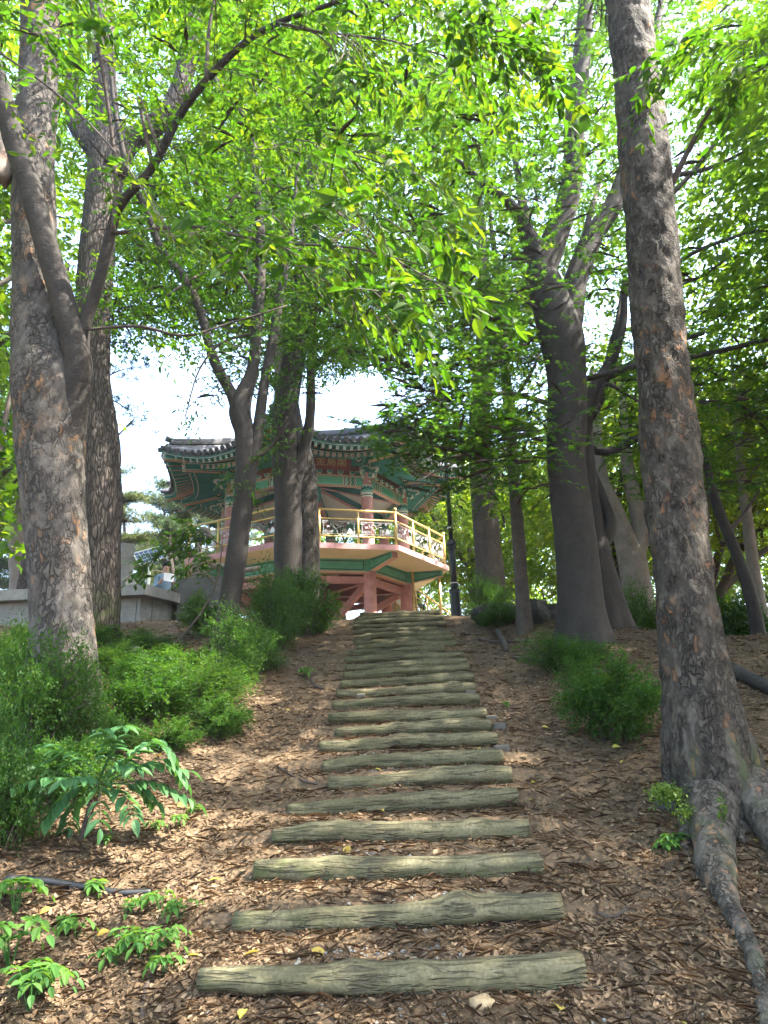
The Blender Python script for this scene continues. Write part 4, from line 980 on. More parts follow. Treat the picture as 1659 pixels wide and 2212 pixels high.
def crown_part(key, arrs, kind, mat, name='crown', nobj=0, objmeshes=None):
    root, base = BASES[key]
    if nobj: arrs = leaf_objects(root, base, arrs, objmeshes, nobj)
    if TWL and name == 'crown':
        A = [np.concatenate([t[i] for t in TWL]) for i in range(4)]
        tw_ = link('twigs', leaves_mesh('twigs', A[0]-base, A[1], np.tile([0, 0, 1.0], (len(A[0]), 1))+RNG.normal(0, .5, (len(A[0]), 3)), A[2], A[3], np.zeros(len(A[0])), 'dia', TWIG), root); tw_['kind'] = 'stuff'
    TWL.clear()
    pos, u, nr, L, W, rn = arrs
    o = link(name, leaves_mesh(name, pos-base, u, nr, L, W, rn, kind, mat), root); o['kind'] = 'stuff'; return o
def cat_arr(*a): return tuple(np.concatenate([q[i] for q in a]) for i in range(6))
TWL = []
def box_crown(boxes, leafL, leafW, n=10, Ls=.34, m=8, rc=.55, flat=.28, droop=.25, jit=.45, down=.15):
    out = []
    for b in boxes:
        cl = box_clumps(b[:6], b[6]); P, D = clump_sprays(cl, m, rc, flat, down=down); k = keep(P); out.append(sprays(P[k], D[k], n, Ls, leafL, leafW, droop, jit))
        Q = np.repeat(cl, m, 0)[k]; e = P[k]-Q; ln = np.linalg.norm(e, axis=1); h_ = RNG.uniform(0, 1, len(ln)) < .3; TWL.append((Q[h_], e[h_], ln[h_], np.full(h_.sum(), .0055)))
    return cat_arr(*out)
def along(path, Y, dY, n, reach=.35, leafL=.1, leafW=.42, nl=9, Ls=.4, droop=.35, twigs=None, jit=.45, free=False):
    # leafy twigs along a limb read off the photograph
    P = np.array([pt(x, y, Y+dY[0]+(dY[1]-dY[0])*i/(len(path)-1)) for i, (x, y) in enumerate(path)])
    Q = catmull(P, 10); s = RNG.uniform(.05, 1, n); idx = (s*(len(Q)-2)).astype(int); T = nrmz(np.gradient(Q, axis=0))[idx]
    sd = nrmz(np.cross(T, [0, 0, 1.0])); sg = RNG.choice([-1, 1], n)[:, None]
    D = T*RNG.uniform(.2, 1, (n, 1))+sd*sg*RNG.uniform(.3, 1, (n, 1))+np.array([0, 0, -.2])+RNG.normal(0, .25, (n, 3))
    O = Q[idx]+nrmz(D)*RNG.uniform(0, reach, (n, 1)); k = keep(O, free)
    if twigs is not None:
        for o_, d_, q_ in zip(O[k], nrmz(D)[k], Q[idx][k]):
            e = o_+d_*Ls-np.array([0, 0, droop*Ls*.8]); twigs.append((q_, o_, e))
    return sprays(O[k], D[k], nl, Ls, leafL, leafW, droop, jit)
NL = near_leaf_meshes(LEAF)
YO = BASES['plane'][1][1]
# stout tree: big near leaves on the limbs that cross the view
tw = []
arr = cat_arr(
    along([(240,505),(330,495),(420,490),(520,510),(600,525),(760,535),(900,570)], YO, (-.6, -2.6), 40, .3, .115, .40, twigs=tw),
    along([(480,520),(600,460),(720,440),(850,470)], YO, (-1.8, -2.8), 26, .4, .125, .40, twigs=tw),
    along([(620,560),(740,600),(860,640),(930,560)], YO, (-1.9, -2.8), 24, .35, .12, .40, twigs=tw),
    along([(260,430),(330,360),(385,255),(440,180),(520,100),(600,50),(740,0),(900,-60)], YO, (-.8, -2.0), 60, .6, .105, .42, twigs=tw),
    along([(600,50),(700,70),(830,85),(960,120),(1000,140)], YO, (-1.7, -2.6), 34, .5, .11, .42, twigs=tw),
    along([(520,330),(640,300),(760,330),(880,300)], YO, (-1.0, -2.4), 30, .5, .11, .42, twigs=tw),
    along([(250,380),(236,250),(216,120),(200,30)], YO, (-.9, -1.6), 20, .4, .10, .42, twigs=tw),
    along([(20,120),(120,200),(250,330),(330,420)], YO, (-1.8, -2.2), 18, .3, .10, .42, twigs=tw),
    along([(190,712),(300,705),(400,725),(500,697)], YO, (-.2, .4), 14, .3, .085, .42, twigs=tw),
    box_crown([(150,-320,1050,330,4.6,7.2,120), (-420,-340,260,160,4.5,8,60), (200,-100,700,300,6.5,8.5,50)], .10, .42, 10, .36, 7, .5))
crown_part('plane', arr, 'leaf', LEAF, nobj=290, objmeshes=NL)
def twig_mesh(key, tw, r=.004):
    root, base = BASES[key]; m = MB()
    for a, b, c in tw: m.tube([a-base, b-base, c-base], [r*1.3, r, r*.5], 3, 0, caps=False)
    o = m.build('twigs', [TWIG], root); o['kind'] = 'stuff'
twig_mesh('plane', tw)
# leaning tree: sunlit sprays hanging into the top of the view
tw = []; YE = BASES['leaning'][1][1]
arr = cat_arr(
    along([(930,10),(1010,60),(1100,100),(1180,150),(1225,175)], 2.9, (0, -.15), 34, .10, .085, .46, nl=9, Ls=.24, droop=.3, twigs=tw),
    along([(1000,-40),(1080,20),(1150,50)], 3.0, (0, 0), 14, .12, .085, .46, nl=8, Ls=.22, twigs=tw),
    along([(1690,60),(1600,90),(1500,105),(1420,130),(1390,170)], 3.2, (0, 0), 34, .14, .08, .42, nl=9, Ls=.24, droop=.3, twigs=tw),
    along([(1690,160),(1600,170),(1520,190)], 3.3, (0, 0), 14, .12, .08, .42, nl=9, Ls=.24, twigs=tw),
    along([(860,470),(930,480),(985,510)], 3.0, (0, 0), 9, .08, .09, .5, nl=7, Ls=.2, twigs=tw),
    along([(180,20),(220,60),(210,90)], 2.6, (0, 0), 6, .05, .075, .5, nl=6, Ls=.14, twigs=tw),
    along([(700,20),(760,90),(700,150)], 4.0, (0, 0), 20, .3, .10, .42, twigs=tw),
    along([(-20,40),(60,50),(150,60)], 2.7, (0, 0), 8, .06, .07, .5, nl=6, Ls=.16, twigs=tw),
    box_crown([(1300,-900,1900,-250,5,8,40)], .10, .42))
cl = np.stack([RNG.uniform(-1.5, 6, 190), RNG.uniform(-1.5, 4.8, 190), np.zeros(190)], -1); cl[:, 2] = np.maximum(1.5*cl[:, 1]+1.5, 4.2)+RNG.uniform(0, 2.6, 190)  # overhead foliage above the view, added to keep sun off the ground
P, D = clump_sprays(cl, 8, .6); k = keep(P); arr = cat_arr(arr, sprays(P[k], D[k], 10, .4, .115, .45))
crown_part('leaning', arr, 'leaf', LEAF, nobj=240, objmeshes=NL)
twig_mesh('leaning', tw, .0025)
# oak, slim, forked
crown_part('oak', box_crown([(140,-350,760,330,8.5,13.5,280), (230,250,560,730,9,14,120), (-350,-350,140,600,9,14,120)], .095, .40), 'leaf', LEAF)
crown_part('slim', cat_arr(box_crown([(280,380,720,720,9.5,12.5,120), (430,620,720,860,9.6,12,60)], .085, .42, m=7, rc=.5),
    along([(520,880),(480,830),(430,880),(400,910)], 10.2, (0, -.5), 16, .2, .085, .42), along([(540,1000),(590,960),(610,900)], 10.2, (0, -.4), 12, .3, .085, .42, free=True),
    along([(500,1010),(520,1050)], 10.0, (0, -.2), 12, .2, .085, .42, free=True)), 'leaf', LEAF)
crown_part('forked', cat_arr(box_crown([(470,60,920,640,11,16,280), (600,560,900,780,11,15,90), (690,640,860,800,12,16,30)], .10, .40, m=8, rc=.65),
    along([(640,1000),(600,960),(590,1010)], 13.5, (-.4, -.5), 10, .25, .10, .42, free=True), along([(600,820),(585,900),(610,1040)], 13.4, (-.4, -.5), 14, .25, .10, .42, free=True)), 'leaf', LEAF)
# maple layers
mp = dict(n=9, Ls=.26, m=10, flat=.16, droop=.12, jit=.32, down=.08)
crown_part('maple', cat_arr(
    box_crown([(830,180,1330,640,8.2,12,235)], .060, .8, rc=.55, **mp),
    box_crown([(800,720,1190,980,8.6,10.4,74), (840,900,1190,1060,8.4,10.2,66), (960,600,1190,780,8.6,11,55), (780,740,1000,960,8.4,9.6,36)], .060, .8, rc=.55, **mp),
    box_crown([(1180,-200,1850,640,8,13,250)], .062, .8, rc=.6, **mp),
    box_crown([(1430,620,1800,1060,9,13,78), (1250,700,1480,960,9.5,12,26)], .060, .8, rc=.55, **mp),
    box_crown([(780,-400,1950,180,9,15,230)], .065, .8, rc=.7, **mp)), 'star', MAPLE)
crown_part('sapling_trunk', box_crown([(930,640,1180,860,10.5,13,34), (990,880,1160,1080,11,13,14)], .065, .8, rc=.5, **mp), 'star', MAPLE)
crown_part('twisted', box_crown([(1290,780,1480,1000,11,14,18), (1330,560,1560,820,11,14,24)], .062, .8, rc=.5, **mp), 'star', MAPLE)
crown_part('shaded', box_crown([(960,520,1220,1100,15.5,19,60)], .10, .45, rc=.7), 'leaf', BGLEAF)
crown_part('patchy', box_crown([(520,100,800,800,14,18,150), (690,680,840,800,14,18,20)], .11, .42, rc=.7), 'leaf', BGLEAF)
crown_part('vee', box_crown([(1230,700,1480,1060,15.5,20,36)], .12, .45, rc=.7), 'leaf', BGLEAF)
crown_part('slant', box_crown([(1430,600,1700,1060,11.5,15,40)], .10, .45, rc=.6), 'leaf', BGLEAF)
crown_part('slim_far', box_crown([(1480,500,1760,1000,15,20,60), (1450,1050,1700,1330,16,20,24)], .12, .45, rc=.7), 'leaf', BGLEAF)
crown_part('thin_far', box_crown([(1440,800,1640,1180,17,21,50)], .12, .45, rc=.7), 'leaf', BGLEAF)
crown_part('left_far', box_crown([(-60,700,130,1100,20,25,40)], .14, .45, rc=.8), 'leaf', BGLEAF)

# dense far layer of the canopy: the high crowns of the same trees, ten metres further up the hill
far = dict(n=11, Ls=.55, m=9, rc=.9, flat=.35)
crown_part('oak', box_crown([(-250,-350,620,420,14.5,20,330), (200,380,560,700,15,20,130)], .17, .5, **far), 'dia', BGLEAF, name='upper_crown')
crown_part('forked', box_crown([(380,-350,1000,560,16.5,22,400), (500,520,960,760,17,22,90)], .18, .5, **far), 'dia', BGLEAF, name='upper_crown')
crown_part('maple', box_crown([(900,-350,1850,600,14,20,500), (900,560,1250,740,14,19,60), (1400,820,1800,900,14,19,24)], .17, .5, **far), 'dia', BGLEAF, name='upper_crown')
# left edge: broad lobed leaves of a young tree beside the stout trunk
g = pt(-60, 1330, 7.6); lb = np.array([g[0], 7.6, gz(g[0], 7.6)]); BASES['lobed'] = (empty('tree', lb, 'young tree with broad lobed leaves peeking in at the left edge', 'tree'), lb)
p_ = [lb+np.array([0, 0, -.2]), lb+np.array([.05, 0, 1.2]), lb+np.array([-.02, .1, 2.6]), lb+np.array([.1, .1, 4.2])]
link('trunk', limb_mesh('trunk', p_, [.06, .05, .04, .015], BARK_MID, n=10, origin=lb), BASES['lobed'][0])
cl = box_clumps((-150, 640, 45, 1230, 6.6, 7.8), 34); P, D = clump_sprays(cl, 4, .3); arr = sprays(P, D, 4, .3, .15, .8, .3, .5)
crown_part('lobed', arr, 'lobe', LEAF)

# sapling leaning over the stone ledge
g = pt(330, 1330, 9.6); lb = np.array([g[0], 9.6, gz(g[0], 9.6)]); BASES['ledge_sapling'] = (empty('sapling', lb, 'leafy sapling spreading its dark green twigs in front of the stone ledge', 'sapling'), lb)
tw = []
arr = cat_arr(along([(480,1215),(420,1185),(360,1180),(320,1205),(300,1235)], 9.6, (0, -.2), 36, .12, .10, .5, nl=7, Ls=.25, droop=.3, twigs=tw, free=True),
              along([(470,1160),(420,1145),(370,1165)], 9.6, (0, 0), 26, .14, .10, .5, nl=7, Ls=.25, twigs=tw, free=True),
              along([(480,1230),(440,1215),(400,1225)], 9.6, (0, 0), 12, .12, .10, .5, nl=7, Ls=.25, twigs=tw, free=True))
pp = [lb+np.array([.1, 0, -.1]), pt(430, 1330, 9.6), pt(470, 1250, 9.6), pt(480, 1170, 9.6)]
link('stem', limb_mesh('stem', pp, [.016, .014, .012, .008], TWIG, n=6, origin=lb), BASES['ledge_sapling'][0])
for q in ([(476,1235),(420,1200),(360,1190),(310,1230)], [(480,1180),(420,1145),(370,1165)], [(474,1265),(430,1240),(390,1260)]):
    P2 = [pt(x, y, 9.6) for x, y in q]; link('branch', limb_mesh('branch', P2, np.linspace(.009, .004, len(P2)), TWIG, n=5, origin=lb), BASES['ledge_sapling'][0])
crown_part('ledge_sapling', arr, 'leaf', LEAF, name='foliage'); twig_mesh('ledge_sapling', tw, .003)

# ---------------------------------------------------------------- background trees (one template per kind, copied)
def bg_template(seed, R=3.3, hz=6.8, h0=2.6, leafL=.16, mat=BGSUN, clumps=210):
    rng = np.random.default_rng(seed)
    d = nrmz(rng.normal(0, 1, (clumps, 3))); r = rng.uniform(.35, 1, (clumps, 1))**.6; cl = d*r*np.array([R, R, R*.95])+np.array([0, 0, hz])
    P, D = clump_sprays(cl, 9, .75, .3, rng); arr = sprays(P, D, 10, .5, leafL, .5, .25, .5, rng)
    cm = leaves_mesh('crown', *arr, 'dia', mat)
    m = MB(); r2 = random.Random(seed)
    def limb(p, d_, L, r, depth):
        q = [np.array(p)]
        for i in range(5): d_ = d_+np.array([r2.gauss(0, .12), r2.gauss(0, .12), r2.gauss(.03, .05)]); d_ = d_/np.linalg.norm(d_); q.append(q[-1]+d_*L/5)
        m.tube(q, np.linspace(r, r*.55, 6), 8 if depth == 0 else 5, 0)
        if depth < 2:
            for k in range(4 if depth == 0 else 3):
                s = q[2+r2.randrange(4)]; a = r2.uniform(0, 6.28); limb(s, nrmz(d_*.7+np.array([math.cos(a), math.sin(a), .35])*.8), L*.55, r*.5, depth+1)
    limb((0, 0, -.4), np.array([r2.gauss(0, .08), r2.gauss(0, .08), 1.0]), hz*.92, .19, 0)
    return cm, m
BGT = []
for s in (1, 2, 3): 
    cm, m = bg_template(s); r_ = empty('tree', (0, 0, -500)); t_ = m.build('trunk', [BARK_MID if s != 2 else BARK_PALE], r_, smooth=True); link('crown', cm, r_)['kind'] = 'stuff'; BGT.append(r_)
def bgtree(i, x, y, s, lab, group, sz=None):
    r_ = BGT[i % 3]; c = copy_tree(r_); c.location = (x, y, gz(x, y)); c.scale = (s, s, s*(sz or 1)); c.rotation_euler = (0, 0, random.uniform(0, 6.28)); tag(c, lab, 'tree', group)
LB = 'bright green leafy tree in the woods beyond the right ridge'
LM = 'green leafy tree rising behind the pavilion roof'
LS = 'leafy tree added out of view beside the slope to shade it'  # mostly unseen trees, added to shade the slope and path
k = 0
for x, y, s in ((6.5,19,1),(10,16,1.1),(9,23,1.2),(13.5,20,1.2),(7.5,27,1.1),(12,28,1.3),(17,25,1.3),(16,15,1.2),(21,20,1.3),(5.2,31,1.1),(15,34,1.4),(22,32,1.4)):
    bgtree(k, x, y, s, LB, 'trees beyond the right ridge'); k += 1
for x, y, s in ((1.5,33,1.15),(-2.2,35,1.15),(5,40,1.4),(-7,44,1.2),(9,46,1.5),(1,47,1.3),(4.2,30,1.1)):
    bgtree(k, x, y, s, LM, 'trees behind the pavilion'); k += 1
for x, y, s in ((8.2,6.5,1.15),(9.5,10.5,1.1),(12,5,1.3),(13,11,1.25),(7.7,0.5,1.05),(11,-1,1.2),(16,3,1.3),(17,8,1.4),(-8.5,3,1.1),(-9,8,1.2),(-10.5,13,1.2),(21,12,1.4),(20,-3,1.4)):
    bgtree(k, x, y, s, LS, 'out of view trees added to shade the slope'); k += 1
for x, y, s in ((-13,20,1.1),(-16,27,1.3),(-20,19,1.3),(-24,30,1.5)):
    bgtree(k, x, y, s, 'leafy tree in the woods at the left beyond the stone ledge', 'trees beyond the stone ledge'); k += 1
for r_ in BGT:
    for ch in list(r_.children): bpy.data.objects.remove(ch)
    bpy.data.objects.remove(r_)
# pines
def pine_template(seed, tufts=1500, R=3.0, hh=8.5):
    rng = np.random.default_rng(seed); m = MB(); rr = random.Random(seed)
    spine = [np.array([0, 0, -.4])]; 
    for i in range(8): spine.append(spine[-1]+np.array([rr.gauss(0, .18), rr.gauss(0, .18), hh/8]))
    m.tube(spine, np.linspace(.2, .05, 9), 8, 0); cents = []
    for k in range(34):
        i = rr.randrange(3, 9); a = rr.uniform(0, 6.28); L = R*rr.uniform(.4, 1)*(1.15-i/12); p = spine[i]; q = [p]; d = np.array([math.cos(a), math.sin(a), .12])
        for j in range(4): d = d+np.array([rr.gauss(0, .2), rr.gauss(0, .2), rr.gauss(.02, .1)]); q.append(q[-1]+d/np.linalg.norm(d)*L/4)
        m.tube(q, np.linspace(.05, .012, 5), 5, 0)
        for j in range(tufts//34):
            s = rr.uniform(.35, 1)*4; ii = min(int(s), 3); b = q[ii]+(q[ii+1]-q[ii])*(s-ii); cents.append(b+np.array([rr.gauss(0, .28), rr.gauss(0, .28), rr.gauss(.08, .1)]))
    cents = np.array(cents); N, n = len(cents), 16
    u = nrmz(rng.normal(0, 1, (N, n, 3))+np.array([0, 0, .5])); pos = np.repeat(cents[:, None], n, 1)+u*.02
    M = N*n; rn = np.clip(np.repeat(rng.uniform(0, 1, N), n)*.7+rng.uniform(0, .3, M), 0, 1)
    cm = leaves_mesh('needles', pos.reshape(M, 3), u.reshape(M, 3), rng.normal(0, 1, (M, 3)), rng.uniform(.14, .24, M), rng.uniform(.012, .02, M), rn, 'dia', NEEDLE)
    return cm, m
for s, spots in ((5, ((-9.5,30,.95),(-13,33,1.1),(-6.8,34,.85),(-11.2,27,.75),(-8.2,36,1.0))), (6, ((-11.5,37,1.1),(-8,31.5,.75),(-17,31,1.1),(-10.2,33,.95),(-14.8,29,.9)))):
    cm, m = pine_template(s); tm = None
    for x, y, sc_ in spots:
        r_ = empty('pine_tree', (x, y, gz(x, y)), 'sunlit pine with pale green needles left of the pavilion, behind the stone ledge', 'pine tree', 'pines left of the pavilion'); r_.scale = (sc_,)*3; r_.rotation_euler = (0, 0, x)
        if tm is None: t_ = m.build('trunk', [BARK_FURROW], r_, smooth=True); tm = t_.data
        else: link('trunk', tm, r_)
        link('needles', cm, r_)['kind'] = 'stuff'
# a nearer pine at the left whose boughs reach past the furrowed trunk
lb = np.array([-9.2, 17.5, gz(-9.2, 17.5)]); BASES['near_pine'] = (empty('pine_tree', lb, 'pine reaching dark needle boughs past the right side of the furrowed trunk', 'pine tree'), lb)
link('trunk', limb_mesh('trunk', [lb+np.array([0, 0, -.3]), lb+np.array([.2, 0, 3]), lb+np.array([0, .2, 6.5]), lb+np.array([.3, 0, 11])], [.22, .19, .15, .07], BARK_FURROW, n=14, origin=lb), BASES['near_pine'][0])
cs = []
for path in ([(60,800),(180,830),(260,800),(320,790)], [(60,860),(200,850),(270,880),(315,905)], [(100,770),(230,740),(300,745)], [(0,700),(40,640),(20,560)], [(0,900),(30,960),(10,1020)], [(60,700),(200,690),(290,705)]):
    P = np.array([pt(x, y, 16.2) for x, y in path]); Q = catmull(np.vstack([lb+np.array([0, 0, 5.5]), P]), 8)
    link('bough', limb_mesh('bough', Q[::3], np.linspace(.045, .008, len(Q[::3])), BARK_FURROW, n=6, origin=lb), BASES['near_pine'][0])
    ii = RNG.integers(int(len(Q)*.35), len(Q), 46); cs.append(Q[ii]+RNG.normal(0, [.22, .25, .12], (46, 3)))
cs = np.concatenate(cs); n = 22; u = nrmz(RNG.normal(0, 1, (len(cs), n, 3))+np.array([0, 0, .3])); M = len(cs)*n
crown_part('near_pine', (np.repeat(cs, n, 0), u.reshape(M, 3), RNG.normal(0, 1, (M, 3)), RNG.uniform(.1, .17, M), RNG.uniform(.007, .011, M), RNG.uniform(0, .6, M)), 'dia', NEEDLE, name='needles')

# ---------------------------------------------------------------- shrubs
def bush_template(seed, N=2100, leafL=.048, leafW=.52, mat=BUSH, n=9):
    # a loose shrub: leaf sprays gather round the ends of its own stems, with gaps between
    rng = np.random.default_rng(seed); rr = random.Random(seed); m = MB(); tips = []
    for k in range(34):
        a = rr.uniform(0, 6.28); r = rr.uniform(.1, 1)**.7; hh = (1.05-.62*r*r)*rr.uniform(.55, 1.12); e = np.array([math.cos(a)*r, math.sin(a)*r, hh])
        b = np.array([e[0]*.22, e[1]*.22, -.1]); q = catmull([b, b*.4+e*.6*np.array([.7, .7, 1.0])+np.array([rr.gauss(0, .05), rr.gauss(0, .05), .06]), e], 4)
        m.tube(q, np.linspace(.013, .004, len(q)), 5, 0); tips.append((q, rr.uniform(.5, 1.5)))
    w = np.array([t[1] for t in tips]); pick = rng.choice(len(tips), N, p=w/w.sum()); P = []
    for k in pick: q = tips[k][0]; P.append(q[min(len(q)-1, int(len(q)*(1-rng.uniform(0, 1)**1.6*.7)))])
    P = np.array(P)+rng.normal(0, [.12, .12, .085], (N, 3)); P[:, 2] = np.maximum(P[:, 2], .02)
    D = P*np.array([.9, .9, .3])+np.array([0, 0, .15])+rng.normal(0, .5, (N, 3)); arr = sprays(P-nrmz(D)*.08, D, n, .22, leafL, leafW, .12, .5, rng)
    return leaves_mesh('foliage', *arr, 'dia', mat), m
BT = [bush_template(21, 2400, .046, .5), bush_template(22, 1700, .066, .5), bush_template(23, 1900, .052, .55), bush_template(24, 1300, .085, .48)]; BTM = [None]*4
def bush(i, px, py, wpx, hpx, lab, group=None, deep=1.0, Y=None):
    g = gpt(px, py) if Y is None else np.array([pt(px, py, Y)[0], Y, gz(pt(px, py, Y)[0], Y)]); d = g@CF; w = wpx/FPX*d/2; h = hpx/FPX*d*.85
    r_ = empty('shrub', g-np.array([0, 0, .04]), lab, 'shrub', group); r_.scale = (w, w*deep, h); r_.rotation_euler = (0, 0, 0.37*i)
    cm, m = BT[(i*5+int(px)) % 4]; i = i*5+int(px); link('foliage', cm, r_)['kind'] = 'stuff'
    if BTM[i % 4] is None: BTM[i % 4] = m.build('stems', [TWIG], r_).data
    else: link('stems', BTM[i % 4], r_)
GL = 'shrubs along the left bank'
bush(0, 60, 1640, 300, 300, 'bright green shrub at the left edge before the stout trunk', GL)
bush(1, 150, 1720, 200, 150, 'low green shrub hiding the foot of the stout left trunk', GL)
bush(2, -20, 1840, 220, 330, 'tall green shrub cut by the left edge below the stout trunk', GL)
bush(1, 300, 1560, 230, 150, 'dark green shrub right of the stout trunk foot, above the compound leaved plant', GL)
bush(0, 420, 1530, 240, 130, 'shrub on the left bank between the ledge and the stairs, dark under its edge', GL)
bush(2, 510, 1470, 180, 170, 'shrub in front of the slender dark tree foot', GL)
bush(0, 250, 1450, 190, 70, 'loose shrub under the stone ledge panels', GL)
bush(1, 380, 1440, 190, 52, 'shrub between the stone ledge and the slender dark tree', GL)
bush(2, 590, 1400, 170, 190, 'rounded shrub between the slender tree and the thick forked tree', GL)
bush(0, 655, 1370, 130, 165, 'fine leaved shrub covering the foot of the thick forked tree', GL)
bush(1, 440, 1375, 130, 100, 'dense ivy-like shrub behind the slender dark tree by the ledge', GL)
bush(2, 690, 1365, 60, 60, 'small low shrub beside the top left of the log steps', GL)
bush(0, 30, 1450, 160, 110, 'shrub at the left edge under the ledge', GL)
bush(1, 580, 1290, 90, 110, 'shrub before the pavilion slab, left of the thick forked tree', GL, Y=15.5)
for i, (px, py, w, h, lab) in enumerate(((130,1480,170,130,'shrub squeezed between the stout trunk and the mossy furrowed trunk'),(330,1490,170,90,'shrub in the middle of the left bank below the ledge corner'),(560,1450,120,90,'small shrub right of the slender tree foot'),(470,1590,150,100,'low ragged shrub at the lower edge of the left bank growth'),(230,1630,170,110,'shrub right beside the stout trunk, over the compound leaved plant'),(360,1620,140,80,'low leafy tuft between the shrubs and the leaf covered slope'),(40,1540,190,150,'shrub at the left edge level with the stout trunk foot'),(200,1400,150,60,'thin shrub at the mossy foot of the furrowed tree'),(310,1405,170,50,'weedy growth along the base of the ledge panels'),(90,1400,150,50,'weeds under the ledge left of the furrowed tree'))):
    bush(i, px, py, w, h, lab, GL)
GR = 'shrubs along the right bank'
bush(1, 1215, 1450, 240, 90, 'low spreading shrub before the large maple foot', GR)
bush(2, 1335, 1600, 220, 200, 'open leafy shrub on the right bank touching the leaning tree', GR)
bush(0, 1260, 1530, 130, 110, 'shrub left of the open leafy one on the right bank', GR)
bush(2, 1390, 1370, 160, 170, 'big dark based shrub between the gnarled tree and the leaning tree', GR, Y=13.0)
bush(0, 1180, 1300, 120, 110, 'dark shrub behind the boulders at the crest', GR, Y=14.5)
bush(1, 1085, 1352, 120, 60, 'low shrub growing over the broad dark boulder', GR)
bush(1, 1055, 1320, 120, 110, 'shrub at the foot of the shaded trunk by the lamp post', GR, Y=14.6)
bush(2, 1010, 1290, 70, 60, 'pale shrub right behind the lamp post', GR, Y=18.5)
bush(0, 1390, 1290, 110, 110, 'sunlit shrub farther back behind the gnarled tree', GR, Y=15.5)
GX = 'undergrowth shrubs beyond the right ridge'
for i, (px, py, w, h, Y) in enumerate(((1480,1390,150,150,13.5),(1570,1395,160,190,14.5),(1640,1395,150,160,13.8),(1520,1360,170,200,18),(1620,1360,180,220,18.5),(1460,1340,120,170,17),(1700,1380,160,220,16))):
    bush(i, px, py, w, h, 'sunny green undergrowth shrub beyond the right ridge', GX, Y=Y)
for i, (px, py, w, h, Y) in enumerate(((20,1260,120,110,17),(90,1250,120,130,19),(-40,1250,120,140,18),(280,1250,160,110,24),(350,1230,160,120,26),(690,1335,120,48,18.5),(520,1250,140,70,27))):
    bush(i, px, py, w, h, 'sunlit shrub on the plateau behind the stone ledge', 'shrubs on the plateau at the left', Y=Y)

ORDS = 'leftmost,second from the left,third from the left,fourth from the left,fifth from the left,sixth from the left,seventh from the left,eighth from the left,ninth from the left,tenth from the left,eleventh from the left,twelfth from the left,thirteenth from the left,fourteenth from the left,fifteenth from the left,rightmost'.split(',')
def order_labels(group, text):
    g = [o for o in scene.objects if o.get('group') == group and o.parent is None]
    g.sort(key=lambda o: project(np.array(o.location)[None])[0][0])
    for i, o in enumerate(g): o['label'] = text % ('rightmost' if i == len(g)-1 else ORDS[min(i, 14)])
order_labels('trees beyond the right ridge', 'bright leafy tree, %s of those beyond the right ridge')
order_labels('trees behind the pavilion', 'leafy green tree, %s of those behind the pavilion roof')
order_labels('pines left of the pavilion', 'sunlit pale green pine, %s of those behind the stone ledge')
order_labels('undergrowth shrubs beyond the right ridge', 'sunny green undergrowth shrub, %s of those beyond the right ridge')
order_labels('shrubs on the plateau at the left', 'sunlit shrub, %s of those on the plateau behind the ledge')
order_labels('trees beyond the stone ledge', 'leafy tree, %s of those in the woods beyond the stone ledge')
# ---------------------------------------------------------------- compound-leaved plant and seedlings
def leaflet_mesh(mat):
    return near_leaf_meshes(mat, 'leaflet')
LF = leaflet_mesh(FERN); SM = near_leaf_meshes(SEED, 'leaf')
def frond(root, base, start, mid, tip, n, Lf, nm='frond', mats=None, stem=.004, LFm=None, wide=.62):
    Q = catmull([start, mid, tip], 10)-base; m = MB(); m.tube(Q, np.linspace(stem, stem*.4, len(Q)), 5, 0); fr = m.build(nm, [mats or FERN], root)
    T = nrmz(np.gradient(Q, axis=0)); meshes = LFm or LF
    for i in range(n):
        s = .3+.7*(i//2)/max(1, (n-1)//2); k = min(int(s*(len(Q)-1)), len(Q)-1); t = T[k]; sd = nrmz(np.cross(t, [0, 0, 1.0]))*(1 if i % 2 else -1)
        u = nrmz(t*.55+sd*.9+np.array([0, 0, -.25])) if i < n-1 else nrmz(t+np.array([0, 0, -.3])); nr = nrmz(np.array([0, 0, 1.0])+RNG.normal(0, .16, 3)); v = nrmz(np.cross(nr, u)); w = np.cross(u, v); L = Lf*(1-.25*abs(s-.6))*RNG.uniform(.85, 1.1); W = L*wide
        o = bpy.data.objects.new('leaflet', meshes[i % 4]); C.objects.link(o); o.parent = fr; p = Q[k]
        o.matrix_local = Matrix(((u[0]*L, v[0]*W, w[0]*L, p[0]), (u[1]*L, v[1]*W, w[1]*L, p[1]), (u[2]*L, v[2]*W, w[2]*L, p[2]), (0, 0, 0, 1)))
g = gpt(150, 1800); Yc = 4.6; cb = np.array([pt(170, 1760, Yc)[0], Yc, 0]); cb[2] = gz(cb[0], Yc)
cp = empty('compound_leaf_plant', cb, 'blue-green plant with arching rows of leaflets below the stout left trunk', 'plant')
